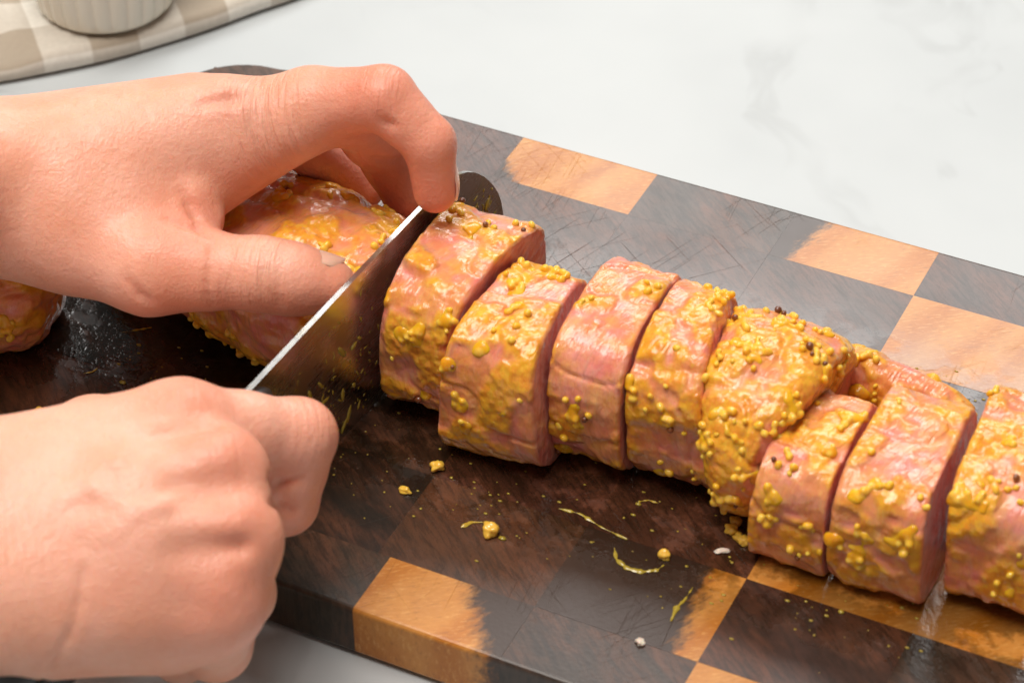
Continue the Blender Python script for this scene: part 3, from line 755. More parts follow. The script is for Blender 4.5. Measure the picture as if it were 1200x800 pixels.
def finish_hand(Fd, D, label, name, red_spots, wr_zones, pale_spots, base):
    V, Fc = surface_nets(D, Fd.lo.astype(float), Fd.res)
    V = relax(V, Fc, 3, 0.5)
    red = np.zeros(len(V)); pale = np.zeros(len(V)); wr = np.zeros(len(V)); wc = np.zeros(len(V))
    for p, r, s in red_spots: red = np.maximum(red, s * np.exp(-np.sum((V - p) ** 2, 1) / r ** 2))
    for p, r, s in pale_spots: pale = np.maximum(pale, s * np.exp(-np.sum((V - p) ** 2, 1) / r ** 2))
    Nn = vert_normals(V, Fc)
    for c, axis, dorsal, ext, rad, s in wr_zones:
        axis = axis / np.linalg.norm(axis); al = (V - c) @ axis
        per = np.linalg.norm((V - c) - al[:, None] * axis, axis=1)
        w = s * np.exp(-(al / ext) ** 4) * sstep(rad * 1.6, rad * 1.15, per) * sstep(0.0, 0.55, Nn @ (dorsal / np.linalg.norm(dorsal)))
        wc = np.where(w > wr, al * 1000, wc); wr = np.maximum(wr, w)
    root = empty(name, base)
    tag(root, label, 'hand')
    o = mesh_obj('skin', V, Fc, M['skin'], attrs=dict(red=red, pale=pale, wr=wr, wc=wc))
    adopt(o, root)
    return root

def nail(parent, tip, back, up, width, length, drop=0.0, name='nail'):
    """curved plate lying on the finger end: tip and back are points on the finger's back, up its outward normal"""
    tip = np.array(tip, float); back = np.array(back, float); up = np.array(up, float)
    d = tip - back; d /= np.linalg.norm(d); up = up - d * (up @ d); up /= np.linalg.norm(up); s = np.cross(d, up)
    nu, nv = 13, 15; V = []
    for layer in (0, 1):
        for i in range(nv):
            t = i / (nv - 1)
            for j in range(nu):
                u = (j / (nu - 1) - 0.5) * 2
                w = width / 2 * (1 - (0.42 if t > 0.5 else 0.25) * abs(2 * t - 1) ** 3.5)
                ln = length * t
                ln = ln - (u * u) * length * 0.10 * (1 if t > 0.5 else -1) * abs(2 * t - 1)
                z = -(u * u) * width * 0.24 + 0.0006 * math.sin(math.pi * t) - (0.0006 if layer else 0)
                V.append(back + d * ln + s * (u * w) + up * z)
    Fc = []
    n1 = nu * nv
    for i in range(nv - 1):
        for j in range(nu - 1):
            a = i * nu + j; Fc.append((a, a + 1, a + nu + 1, a + nu)); Fc.append((n1 + a, n1 + a + nu, n1 + a + nu + 1, n1 + a + 1))
    rim = [j for j in range(nu)] + [i * nu + nu - 1 for i in range(1, nv)] + [(nv - 1) * nu + j for j in range(nu - 2, -1, -1)] + [i * nu for i in range(nv - 2, 0, -1)]
    for q in range(len(rim)):
        a, b = rim[q], rim[(q + 1) % len(rim)]; Fc.append((b, a, n1 + a, n1 + b))
    o = mesh_obj(name, V, Fc, M['nail']); adopt(o, parent); return o

def crease_on(Fd, D, pts, r, k):
    pts = np.array(pts)
    for i in range(len(pts) - 1):
        if np.linalg.norm(pts[i + 1] - pts[i]) < 0.02: carve(Fd, D, pts[i], pts[i + 1], r, k)
RES = 0.0009
def left_hand():
    W = np.array([-0.14152, -0.06794, 0.08000])
    I = [np.array([-0.07134, -0.02350, 0.08700]), np.array([-0.03278, -0.01079, 0.10200]), np.array([-0.01863, -0.01181, 0.09200]), np.array([-0.01617, -0.01394, 0.07750])]
    Mi = [np.array([-0.07703, -0.02338, 0.08900]), np.array([-0.04657, -0.00529, 0.09000]), np.array([-0.04243, 0.00825, 0.06500]), np.array([-0.03716, 0.00691, 0.05400])]
    Ri = [np.array([-0.09015, -0.01998, 0.08400]), np.array([-0.06867, -0.00548, 0.07600]), np.array([-0.06197, 0.01089, 0.05400]), np.array([-0.05461, 0.01351, 0.04700])]
    Pk = [np.array([-0.10575, -0.01217, 0.07300]), np.array([-0.09590, 0.01600, 0.05200]), np.array([-0.08523, 0.01925, 0.04200]), np.array([-0.07718, 0.01998, 0.03600])]
    Th = [np.array([-0.12193, -0.06380, 0.07000]), np.array([-0.07747, -0.06639, 0.06800]), np.array([-0.04783, -0.05689, 0.06850]), np.array([-0.03055, -0.05001, 0.06550])]
    elbow = np.array([-0.17589, -0.14757, 0.10800])
    allp = np.array(I + Mi + Ri + Pk + Th + [W, lerp(W, elbow, 0.75)])
    lo, hi = allp.min(0) - 0.028, allp.max(0) + 0.028
    lo[0] = max(lo[0], -0.245)
    Fd = Field(lo, hi, RES)
    up = np.array([0.15, -0.25, 0.95])
    palm = Fd.new()
    lat = (Pk[0] - I[0]) / np.linalg.norm(Pk[0] - I[0])
    w1, w2 = W - lat * 0.013, W + lat * 0.013
    for m, wst, ra, rb_ in ((I[0], w1, 0.0165, 0.0118), (Mi[0], lerp(w1, w2, 0.35), 0.0165, 0.0118), (Ri[0], lerp(w1, w2, 0.7), 0.0165, 0.0112), (Pk[0], w2, 0.0155, 0.0105)):
        add_cone(Fd, palm, wst, m, ra, rb_, 0.010)
        add_cone(Fd, palm, lerp(wst, m, 0.35) - np.array([0, 0, 0.006]), m - np.array([0.004, 0, 0.006]), 0.012, 0.009, 0.010)
    add_cone(Fd, palm, w1, lerp(w1, elbow - lat * 0.016, 1.0), 0.0185, 0.030, 0.012)
    add_cone(Fd, palm, w2, lerp(w2, elbow + lat * 0.016, 1.0), 0.0185, 0.030, 0.012)
    # thenar mass and web of the thumb
    add_cone(Fd, palm, Th[0], Th[1], 0.019, 0.0125, 0.012)
    add_cone(Fd, palm, np.array([-0.10282, -0.06061, 0.07400]), np.array([-0.07705, -0.05336, 0.07200]), 0.0165, 0.0085, 0.012)
    add_cone(Fd, palm, np.array([-0.09513, -0.04768, 0.07800]), np.array([-0.07904, -0.03736, 0.07400]), 0.013, 0.0085, 0.012)
    D = palm
    fi = finger(Fd, [I[0], np.array([-0.05410, -0.01372, 0.09550]), I[1], lerp(I[1], I[2], 0.5), I[2], I[3]], [0.0116, 0.0101, 0.0087, 0.0074, 0.0070, 0.0062], 0.003)
    add_cone(Fd, fi, np.array([-0.07690, -0.02815, 0.07800]), np.array([-0.05899, -0.01830, 0.09000]), 0.0125, 0.0102, 0.008)
    fm = finger(Fd, [Mi[0], Mi[1], lerp(Mi[1], Mi[2], .5), Mi[2], Mi[3]], [0.0112, 0.0092, 0.0082, 0.0078, 0.0068], 0.004)
    fr = finger(Fd, [Ri[0], Ri[1], Ri[2], Ri[3]], [0.0105, 0.0084, 0.0074, 0.0058], 0.004)
    fp = finger(Fd, [Pk[0], Pk[1], Pk[2], Pk[3]], [0.0098, 0.0076, 0.0066, 0.0055], 0.004)
    ft = finger(Fd, [Th[1], lerp(Th[1], Th[2], 0.5), Th[2], lerp(Th[2], Th[3], 0.5), Th[3]], [0.0122, 0.0102, 0.0095, 0.0090, 0.0074], 0.005)
    for q in (fr, fp, fm, fi): D = smin(D, q, 0.0035) if q is not fi else smin(D, q, 0.004)
    D = smin(D, ft, 0.007)
    # tendon, knuckle and skin folds
    add_cone(Fd, D, lerp(W, I[0], 0.35) + up * 0.0135, I[0] + up * 0.0100, 0.0012, 0.0022, 0.006)
    add_cone(Fd, D, lerp(W, Mi[0], 0.35) + up * 0.0135, Mi[0] + up * 0.0100, 0.0012, 0.0022, 0.006)
    add_cone(Fd, D, I[0] + up * 0.0072, I[0] + up * 0.0082, 0.005, 0.005, 0.006)
    add_cone(Fd, D, Mi[0] + up * 0.0066, Mi[0] + up * 0.0070, 0.005, 0.005, 0.006)
    cam_d = np.array([0.35, -0.69, 0.63])
    # folds of the web between thumb and index finger
    add_cone(Fd, D, np.array([-0.07530, -0.04750, 0.07800]), np.array([-0.07061, -0.04738, 0.07350]), 0.0062, 0.0048, 0.004)
    crease_on(Fd, D, [(-0.07440, -0.05158, 0.08405), (-0.07177, -0.05275, 0.08159), (-0.06930, -0.05450, 0.07949), (-0.06481, -0.05748, 0.07953)], 0.0004, 0.0026)
    crease_on(Fd, D, [(-0.07329, -0.06178, 0.08211), (-0.06911, -0.06035, 0.08130), (-0.06587, -0.05845, 0.07927), (-0.06168, -0.06002, 0.07942)], 0.0004, 0.0026)
    crease_on(Fd, D, [(-0.07541, -0.07933, 0.07277), (-0.07258, -0.07937, 0.06902), (-0.07010, -0.07863, 0.06635)], 0.0004, 0.0024)
    crease_on(Fd, D, [(-0.07739, -0.03371, 0.10164), (-0.07437, -0.03142, 0.10194), (-0.07123, -0.02938, 0.10186), (-0.06894, -0.02771, 0.10204)], 0.0001, 0.0034)
    crease_on(Fd, D, [(-0.03929, -0.00552, 0.07580), (-0.03751, -0.00339, 0.07373), (-0.03589, 0.00069, 0.07241), (-0.02300, -0.01827, 0.09029)], 0.0005, 0.0022)
    crease_on(Fd, D, [(-0.02942, -0.02008, 0.10187), (-0.02817, -0.01910, 0.10047), (-0.02580, -0.01814, 0.10000)], 0.0004, 0.0020)
    # thumb creases (on the camera side) at the knuckle
    ax = (Th[2] - Th[1]) / np.linalg.norm(Th[2] - Th[1]); side = np.cross(ax, cam_d); side /= np.linalg.norm(side)
    dv = cam_d - ax * (cam_d @ ax); dv /= np.linalg.norm(dv)
    def arc(c, r, a0, a1, n=7): return [c + dv * r * math.cos(t) + side * r * math.sin(t) for t in np.linspace(a0, a1, n)]
    for off, rr, cr in ((0.007, 0.0101, 0.00015), (-0.012, 0.0108, 0.0001)):
        A_ = arc(Th[2] + ax * off, rr, -1.1, 1.0)
        for i in range(len(A_) - 1): carve(Fd, D, A_[i], A_[i + 1], cr, 0.0016)
    # middle finger inner crease
    root = finish_hand(Fd, D, 'left hand with bent index finger holding the uncut pork behind the blade', 'hand',
        [(I[1], 0.020, 0.75), (I[3], 0.016, 0.95), (I[2], 0.014, 0.75), (Mi[2], 0.018, 0.9), (Mi[3], 0.014, 0.9), (Ri[3], 0.016, 0.8), (Th[3], 0.014, 0.55), (np.array([-0.07096, -0.03105, 0.10300]), 0.008, 0.6), (np.array([-0.06736, -0.05482, 0.07800]), 0.014, 0.55), (I[0], 0.016, 0.3)],
        [(I[0] + (I[1] - I[0]) * 0.28, I[1] - I[0], up + cam_d * 0.6, 0.011, 0.0135, 0.55), (I[1], I[1] - I[0] + I[2] - I[1], np.array([0.2, -0.1, 1.0]), 0.006, 0.012, 0.35),
         (Th[2], ax, cam_d + np.array([0, 0.3, 0.6]), 0.008, 0.0125, 0.4), (W, W - lerp(I[0], Mi[0], .5), up, 0.02, 0.03, 0.3)],
        [(lerp(I[0], Mi[0], 0.5) + up * 0.012, 0.02, 0.5)], (float(W[0]), float(W[1]), T + 0.03))
    # thumb nail faces up and away from the camera
    un = np.array([0.05, 0.66, 0.75]); tx = (Th[3] - Th[2]) / np.linalg.norm(Th[3] - Th[2]); un = un - tx * (un @ tx); un /= np.linalg.norm(un)
    nail(root, Th[3] + tx * 0.002 + un * 0.0080, Th[3] - tx * 0.0095 + un * 0.0090, un, 0.0122, 0.0128)
    # index nail faces right
    tx = (I[3] - I[2]) / np.linalg.norm(I[3] - I[2]); un = np.array([0.55, 0.82, 0.1]); un = un - tx * (un @ tx); un /= np.linalg.norm(un)
    nail(root, I[3] + tx * 0.004 + un * 0.0062, I[3] - tx * 0.007 + un * 0.0070, un, 0.0100, 0.0115)
    tx = (Ri[3] - Ri[2]) / np.linalg.norm(Ri[3] - Ri[2]); un = np.array([0.1, 0.6, 0.8]); un = un - tx * (un @ tx); un /= np.linalg.norm(un)
    nail(root, Ri[3] + tx * 0.004 + un * 0.0055, Ri[3] - tx * 0.006 + un * 0.0061, un, 0.0088, 0.0100)
    return root
left_hand()

def right_hand():
    W = np.array([-0.06020, -0.19073, 0.07400])
    I = [np.array([-0.02490, -0.13274, 0.08300]), np.array([-0.00528, -0.11148, 0.07000]), np.array([-0.00806, -0.11624, 0.05000]), np.array([-0.02229, -0.11436, 0.04200])]
    Mi = [np.array([-0.00797, -0.14395, 0.08300]), np.array([-0.01481, -0.12989, 0.05000]), np.array([-0.02963, -0.12640, 0.03400]), np.array([-0.04065, -0.12630, 0.03400])]
    Ri = [np.array([0.00270, -0.15586, 0.07600]), np.array([-0.00595, -0.14508, 0.04400]), np.array([-0.02232, -0.14097, 0.03000]), np.array([-0.03173, -0.14139, 0.03100])]
    Pk = [np.array([0.00387, -0.16680, 0.06500]), np.array([-0.00576, -0.15677, 0.03600]), np.array([-0.01954, -0.15335, 0.02400]), np.array([-0.02715, -0.15475, 0.02600])]
    Th = [np.array([-0.06286, -0.15341, 0.06800]), np.array([-0.05922, -0.12552, 0.05800]), np.array([-0.05599, -0.09949, 0.04400]), np.array([-0.04728, -0.09239, 0.04000])]
    elbow = np.array([-0.10182, -0.24716, 0.07800])
    allp = np.array(I + Mi + Ri + Pk + Th + [W, lerp(W, elbow, 0.6)])
    lo, hi = allp.min(0) - 0.026, allp.max(0) + 0.026
    lo[0] = max(lo[0], -0.17)
    Fd = Field(lo, hi, RES)
    palm = Fd.new()
    lat = (Pk[0] - I[0]) / np.linalg.norm(Pk[0] - I[0])
    up = np.cross(lat, lerp(W, W, 0) - lerp(I[0], Pk[0], 0.5)); up /= np.linalg.norm(up)
    if up[2] < 0: up = -up
    w1, w2 = W - lat * 0.014, W + lat * 0.014
    for m, wst, ra, rb_ in ((I[0], w1, 0.0185, 0.0108), (Mi[0], lerp(w1, w2, 0.35), 0.0185, 0.0110), (Ri[0], lerp(w1, w2, 0.7), 0.0180, 0.0106), (Pk[0], w2, 0.0175, 0.0104)):
        add_cone(Fd, palm, wst, m, ra, rb_, 0.010)
        add_cone(Fd, palm, wst - up * 0.004, lerp(wst, m, 0.82) - up * 0.008, 0.014, 0.010, 0.010)
    add_cone(Fd, palm, w1, elbow - lat * 0.016, 0.0185, 0.030, 0.012)
    add_cone(Fd, palm, w2, elbow + lat * 0.016, 0.0185, 0.030, 0.012)
    add_cone(Fd, palm, Th[0] - up * 0.006, Th[1], 0.016, 0.012, 0.012)
    add_cone(Fd, palm, lerp(W, Pk[0], 0.2) - up * 0.010, lerp(W, Pk[0], 0.8) - up * 0.014, 0.014, 0.012, 0.012)
    D = palm
    fi = finger(Fd, [I[0], lerp(I[0], I[1], 0.5), I[1], lerp(I[1], I[2], 0.5), I[2], I[3]], [0.0112, 0.0096, 0.0092, 0.0084, 0.0080, 0.0070], 0.004)
    fm = finger(Fd, [Mi[0], Mi[1], Mi[2], Mi[3]], [0.0112, 0.0094, 0.0080, 0.0070], 0.004)
    fr = finger(Fd, [Ri[0], Ri[1], Ri[2], Ri[3]], [0.0106, 0.0090, 0.0076, 0.0066], 0.004)
    fp = finger(Fd, [Pk[0], Pk[1], Pk[2], Pk[3]], [0.0102, 0.0082, 0.0070, 0.0060], 0.004)
    ft = finger(Fd, [Th[1], Th[2], Th[3]], [0.0115, 0.0098, 0.0078], 0.005)
    D = smin(D, fi, 0.005); D = smin(D, fm, 0.005); D = smin(D, fr, 0.005); D = smin(D, fp, 0.005); D = smin(D, ft, 0.005)
    # knuckles, tendons and veins under the skin
    fw = lerp(I[0], Pk[0], 0.5) - W; fw /= np.linalg.norm(fw)
    for a_, b_ in ((I[0], Mi[0]), (Mi[0], Ri[0]), (Ri[0], Pk[0])):
        add_cone(Fd, D, a_ - fw * 0.004 - up * 0.0005, b_ - fw * 0.004 - up * 0.0012, 0.0096, 0.0094, 0.007)
        add_cone(Fd, D, lerp(a_, W, 0.3), lerp(b_, W, 0.3), 0.0118, 0.0116, 0.010)
    for m in (I[0], Mi[0], Ri[0], Pk[0]):
        add_cone(Fd, D, lerp(W, m, 0.5) + up * 0.0120, m + up * 0.0094, 0.0010, 0.0024, 0.006)
    def vein(pts, r, k=0.0032):
        pts = [np.array(p) - up * 0.0020 for p in pts]
        for i in range(len(pts) - 1): add_cone(Fd, D, pts[i], pts[i + 1], r, r, k)
    vein([(-0.03146, -0.17510, 0.09195), (-0.02629, -0.16980, 0.09367), (-0.01667, -0.17037, 0.09194), (-0.00993, -0.16602, 0.09205), (-0.00645, -0.15844, 0.09056)], 0.0011)
    vein([(-0.01894, -0.17881, 0.08780), (-0.01406, -0.17091, 0.09125), (-0.00993, -0.16602, 0.09205)], 0.0010)
    vein([(-0.03033, -0.16900, 0.09414), (-0.02372, -0.16205, 0.09643), (-0.02329, -0.14750, 0.09564), (-0.01896, -0.14216, 0.09462)], 0.0009)
    vein([(-0.00473, -0.15741, 0.09038), (-0.00798, -0.15417, 0.09383), (-0.01038, -0.15068, 0.09551)], 0.0009)
    def crease(pts, r, k=0.0016):
        pts = np.array(pts)
        for i in range(len(pts) - 1): carve(Fd, D, pts[i], pts[i + 1], r, k)
    for a_, b_ in ((I[0], Mi[0]), (Mi[0], Ri[0]), (Ri[0], Pk[0])):
        q0 = lerp(a_, b_, 0.5) + up * 0.0132 + fw * 0.003; carve(Fd, D, q0, q0 - fw * 0.016 + up * 0.0035, 0.0010, 0.0052)
    crease([(-0.02003, -0.18615, 0.08326), (-0.01831, -0.19162, 0.07854), (-0.01904, -0.19671, 0.07155), (-0.02350, -0.20103, 0.06205)], 0.00005, 0.0022)
    crease([(0.00435, -0.14117, 0.08386), (-0.00472, -0.12216, 0.06298), (-0.00020, -0.12028, 0.06497)], 0.0010, 0.0016)
    crease([(0.00883, -0.14818, 0.08374), (-0.00463, -0.12411, 0.05607), (-0.00240, -0.12212, 0.05436)], 0.0009, 0.0016)
    cam_d = np.array([0.35, -0.69, 0.63])
    root = finish_hand(Fd, D, 'right hand clenched round the knife handle, knuckles facing right', 'hand',
        [(I[0] + up * 0.01, 0.016, 0.55), (Mi[0] + up * 0.008, 0.013, 0.7), (Ri[0] + up * 0.008, 0.014, 0.7), (Pk[0] + up * 0.006, 0.018, 0.75), (I[1], 0.016, 0.45), (I[2], 0.014, 0.6), (lerp(W, Pk[0], 0.6) + up * 0.01, 0.02, 0.35)],
        [(I[1], I[1] - I[0], up, 0.007, 0.013, 0.22), (I[0], fw, up, 0.009, 0.013, 0.14), (Mi[0], fw, up, 0.009, 0.013, 0.14), (Ri[0], fw, up, 0.009, 0.013, 0.14), (W + (W - Mi[0]) * 0.0, fw, up, 0.02, 0.03, 0.25)],
        [(lerp(W, Mi[0], 0.6) + up * 0.012, 0.035, 0.5)], (float(W[0]), float(W[1]), T + 0.03))
    tx = (Th[3] - Th[2]) / np.linalg.norm(Th[3] - Th[2]); un = np.array([-0.3, 0.8, 0.5]); un = un - tx * (un @ tx); un /= np.linalg.norm(un)
    nail(root, Th[3] + tx * 0.004 + un * 0.0076, Th[3] - tx * 0.007 + un * 0.0084, un, 0.0118, 0.0125)
    return root
right_hand()

# ------------------------------------------------------------------ napkin and ramekin
def napkin():
    # near folded edge on the counter, then back over the cloth
    edge = np.array([np.array([-0.26925, 0.03143, 0.00000]), np.array([-0.23972, 0.05401, 0.00000]), np.array([-0.22702, 0.06606, 0.00000]), np.array([-0.21288, 0.07883, 0.00000]), np.array([-0.19945, 0.09302, 0.00000]), np.array([-0.18083, 0.11900, 0.00000]), np.array([-0.16888, 0.13992, 0.00000]), np.array([-0.15892, 0.15597, 0.00000]), np.array([-0.14807, 0.18380, 0.00000]), np.array([-0.13718, 0.22343, 0.00000])])
    n = 160; t = np.linspace(0, len(edge) - 1, n)
    Eg = np.stack([np.interp(t, np.arange(len(edge)), edge[:, k]) for k in range(2)], 1)
    for _ in range(30): Eg[1:-1] = (Eg[:-2] + 2 * Eg[1:-1] + Eg[2:]) / 4
    back = np.array([-0.72, 0.69]); back /= np.linalg.norm(back)
    s_len = np.concatenate([[0], np.cumsum(np.linalg.norm(np.diff(Eg, axis=0), axis=1))])
    prof = [(0.010, 0.0006), (0.004, 0.0006)]
    r = 0.0034
    for a in np.linspace(-math.pi / 2, math.pi / 2, 12): prof.append((-math.cos(a) * r * 0.9 + 0.0035, 0.0008 + r + math.sin(a) * r))
    for d in np.linspace(0.006, 0.26, 110): prof.append((d, 0.0008 + 2 * r))
    plen = np.concatenate([[0], np.cumsum([math.dist(prof[i], prof[i + 1]) for i in range(len(prof) - 1)])])
    V = []; UV = []
    for (d, z), pl in zip(prof, plen):
        q = Eg + back * d
        p3 = np.concatenate([q, np.zeros((n, 1))], 1)
        up_ = sstep(0.004, 0.03, pl - 0.012)
        rip = (fbm(p3 * np.array([1, 1, 0]), 26, 3, 3) - 0.45) * 0.018 * up_ + (noise(p3 * np.array([1, .4, 0]), 55, 8) - 0.5) * 0.003 * up_
        zz = z * (0.60 + 0.95 * fbm(p3, 42, 5, 2)) + np.maximum(rip, -0.006)
        zz = np.maximum(zz, 0.0006)
        # lie flat under the ramekin
        V.append(np.stack([q[:, 0], q[:, 1], zz], 1)); UV.append(np.stack([s_len + 0.006, np.full(n, pl + 0.012)], 1))
    V = np.concatenate(V); UV = np.concatenate(UV); m = len(prof)
    dR = np.hypot(V[:, 0] - RAM[0], V[:, 1] - RAM[1]); k = sstep(0.028, 0.044, dR)
    topm = np.repeat(np.arange(m) > 13, n)
    V[:, 2] = np.where(topm, np.minimum(V[:, 2], 0.0090 + (V[:, 2] - 0.0085) * k), V[:, 2])
    Fc = [(i * n + j, i * n + j + 1, (i + 1) * n + j + 1, (i + 1) * n + j) for i in range(m - 1) for j in range(n - 1)]
    o = mesh_obj('napkin', V, Fc, M['linen'])
    uvl = o.data.uv_layers.new(name='UVMap')
    li = np.zeros(len(o.data.loops), int); o.data.loops.foreach_get('vertex_index', li)
    uvl.data.foreach_set('uv', UV[li].astype(np.float32).ravel())
    sm = o.modifiers.new('cloth', 'SOLIDIFY'); sm.thickness = 0.0006; sm.offset = 1
    tag(o, 'beige and cream gingham cloth napkin folded on the white counter', 'napkin')
fr_ = np.array([-0.20333, 0.09438, 0.00900])
RAM = np.array([fr_[0] - 0.447 * 0.0235, fr_[1] + 0.894 * 0.0235])
napkin()
def ramekin():
    root = empty('ramekin', (RAM[0], RAM[1], 0.0092)); tag(root, 'cream ribbed ceramic ramekin standing on the gingham napkin', 'ramekin')
    n = 216; ribs = 27
    prof = [(0.0, 0.0, 0), (0.0195, 0.0, 0), (0.0222, 0.0004, 0), (0.0238, 0.0022, 0.2), (0.0246, 0.0050, 1), (0.0256, 0.014, 1), (0.0266, 0.024, 1), (0.0274, 0.032, 1), (0.0277, 0.0345, 0.3), (0.0284, 0.036, 0), (0.0290, 0.039, 0), (0.0284, 0.0405, 0),
            (0.0262, 0.0405, 0), (0.0252, 0.037, 0), (0.0236, 0.006, 0), (0.020, 0.0035, 0), (0.0, 0.0032, 0)]
    V = []
    for r, z, rb_ in prof:
        for j in range(n):
            a = 2 * math.pi * j / n; w = abs(math.sin(a * ribs / 1.0 / 2 * 1.0)) ** 0.6
            rr = r + rb_ * 0.0011 * (w - 0.6)
            V.append((rr * math.cos(a), rr * math.sin(a), z))
    Fc = [(i * n + j, i * n + (j + 1) % n, (i + 1) * n + (j + 1) % n, (i + 1) * n + j) for i in range(len(prof) - 1) for j in range(n)]
    mesh_obj('bowl', V, Fc, M['ceramic'], root)
ramekin()

# ------------------------------------------------------------------ small things on the board
def flat_blob(name, c, size, mat, seed, label=None, cat=None, group=None, kind=None, height=0.35, stretch=(1, 1), rot=0.0, sub=3):
    v, f = unit_ico(sub)
    rs = np.random.default_rng(seed)
    d = 1 + 0.55 * (fbm(v * 0.01, 140, seed, 2) - 0.5) * 2
    v = v * d[:, None] * size * np.array([stretch[0], stretch[1], height])
    cr, sr = math.cos(rot), math.sin(rot); v = v @ np.array([[cr, sr, 0], [-sr, cr, 0], [0, 0, 1]])
    v[:, 2] = np.maximum(v[:, 2], -size * height * 0.35); v[:, 2] += size * height * 0.35
    o = mesh_obj(name, v, f, mat, loc=(c[0], c[1], T + 0.0002))
    if label: tag(o, label, cat, group, kind)
    return o
GS = 'stray mustard seeds on the board'
flat_blob('mustard_seed', (0.00522, -0.05794), 0.0019, M['seed'], 1, 'larger lone mustard seed on the board below the second slice', 'mustard seed', GS, height=0.8)
flat_blob('mustard_seed', (0.00139, -0.07005), 0.0014, M['seed'], 2, 'small lone mustard seed on the board nearest the lower hand', 'mustard seed', GS, height=0.7, stretch=(1.2, 0.8))
flat_blob('mustard_seed', (0.02981, -0.07449), 0.0023, M['seed'], 3, 'orange mustard seed beside a pale smear in front of the slices', 'mustard seed', GS, height=0.9)
flat_blob('mustard_seed', (0.07620, -0.06309), 0.0018, M['seed'], 4, 'orange mustard seed within the green smear below the fourth slice', 'mustard seed', GS, height=0.9)
for i, c in enumerate(((0.08819, -0.04254), (0.08863, -0.04601), (0.09155, -0.04827), (0.09309, -0.04900))):
    flat_blob('mustard_seed', c, 0.0016 + 0.0002 * (i % 2), M['seed'], 5 + i, ('topmost', 'second from top', 'third from top', 'lowest')[i] + ' mustard seed in the little heap left of the flat-sided slices', 'mustard seed', 'seed heap beside the slices', height=0.85)
flat_blob('pork_crumb', (0.08294, -0.09459), 0.0012, M['fat'], 12, 'tiny white crumb on the dark wood near the front edge', 'crumb', height=0.5)
flat_blob('pork_crumb', (0.08916, -0.05446), 0.0016, M['fat'], 13, 'pale scrap of fat left of the seed heap', 'crumb', height=0.3, stretch=(1.4, 0.7), rot=0.6)
def smear(label, pts, width, mat, seed):
    """thin wet streak of mustard lying on the wood"""
    pts = np.array(pts, float); n = 14 * len(pts); t = np.linspace(0, len(pts) - 1, n)
    P_ = np.stack([np.interp(t, np.arange(len(pts)), pts[:, k]) for k in range(3)], 1)
    for _ in range(5): P_[1:-1] = (P_[:-2] + 2 * P_[1:-1] + P_[2:]) / 4
    d = np.gradient(P_, axis=0); d /= np.linalg.norm(d, axis=1, keepdims=True); s = np.stack([-d[:, 1], d[:, 0], 0 * d[:, 0]], 1)
    w = width * 0.6 * np.sin(np.linspace(0.12, math.pi - 0.12, n)) ** 0.5 * (0.04 + 2.3 * noise(P_, 700, seed) ** 2.0)
    nb = 9; V = []
    for j in range(nb):
        u = (j / (nb - 1) - 0.5) * 2
        q = P_ + s * (w * u)[:, None]; q[:, 2] = T + 0.00015 + np.minimum(w, 0.0009) * 0.55 * (1 - u * u) * (0.4 + 1.1 * noise(q, 600, seed))
        V.append(q)
    V = np.concatenate(V); Fc = [(j * n + i, j * n + i + 1, (j + 1) * n + i + 1, (j + 1) * n + i) for j in range(nb - 1) for i in range(n - 1)]
    o = mesh_obj('mustard_smear', V, Fc, mat); o['_'] = 0; del o['_']
    tag(o, label, 'mustard smear', 'mustard smears on the board'); return o
smear('curved green mustard smear below the fourth slice', [(0.06254, -0.06559, 0.018), (0.06469, -0.06924, 0.018), (0.06883, -0.07121, 0.018), (0.07285, -0.07073, 0.018), (0.07628, -0.06840, 0.018), (0.07716, -0.06586, 0.018)], 0.0014, M['herb'], 1)
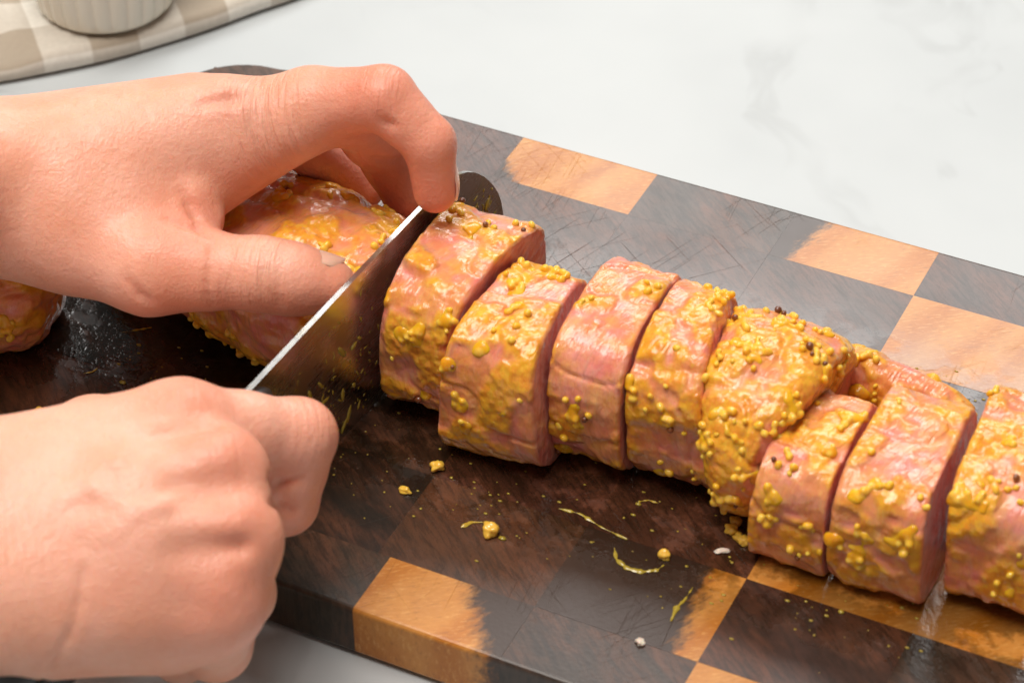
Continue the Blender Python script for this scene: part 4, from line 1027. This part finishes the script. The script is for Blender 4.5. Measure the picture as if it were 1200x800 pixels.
smear('thin green streak running diagonally near the front of the board', [(0.08742, -0.07019, 0.018), (0.08732, -0.07511, 0.018), (0.08653, -0.07894, 0.018), (0.08709, -0.08417, 0.018)], 0.0010, M['herb'], 2)
smear('long thin mustard streak in front of the third slice', [(0.04254, -0.05815, 0.018), (0.04866, -0.05749, 0.018), (0.05614, -0.05987, 0.018), (0.06431, -0.06113, 0.018)], 0.0008, M['herb'], 3)
smear('pale smear trailing left from the orange seed', [(0.02160, -0.07617, 0.018), (0.02322, -0.07320, 0.018), (0.02616, -0.07181, 0.018)], 0.0010, M['sauce'], 4)
smear('faint mustard streak in the shadow under the upper hand', [(-0.10607, -0.04545, 0.018), (-0.10259, -0.04252, 0.018), (-0.09910, -0.03958, 0.018)], 0.0007, M['sauce'], 5)
smear('yellow mustard dab on the dark wood above the lower hand', [(-0.10606, -0.06583, 0.018), (-0.10422, -0.06413, 0.018), (-0.10370, -0.06221, 0.018)], 0.0012, M['sauce'], 6)
smear('short mustard dab touching the lower hand', [(-0.11150, -0.08646, 0.018), (-0.10947, -0.08470, 0.018), (-0.10767, -0.08304, 0.018)], 0.0013, M['seed'], 7)
smear('mustard dab in the shadow beneath the third and fourth slices', [(0.06105, -0.04644, 0.018), (0.06331, -0.04462, 0.018), (0.06639, -0.04467, 0.018)], 0.0010, M['sauce'], 8)

def specks():
    """tiny drops of sauce and meat juice on the wood round the cuts"""
    rs = np.random.default_rng(21); V = []; Fc = []; n0 = 0
    v1, f1 = unit_ico(1)
    for q in range(270):
        if q < 190: x, y = rs.uniform(-0.10, 0.15), -0.062 + rs.normal() * 0.011
        else: x, y = rs.uniform(0.0, 0.16), 0.030 + rs.normal() * 0.007
        r = rs.uniform(0.00012, 0.0005) * (1.8 if rs.random() < 0.08 else 1)
        V.append(v1 * np.array([r * rs.uniform(0.8, 2.0), r, r * 0.4]) + np.array([x, y, T + r * 0.2])); Fc.append(f1 + n0); n0 += len(v1)
    tag(mesh_obj('mustard_specks', np.concatenate(V), np.concatenate(Fc), M['herb']), 'tiny mustard specks spattered on the board beside the slices', 'specks', kind='stuff')
specks()
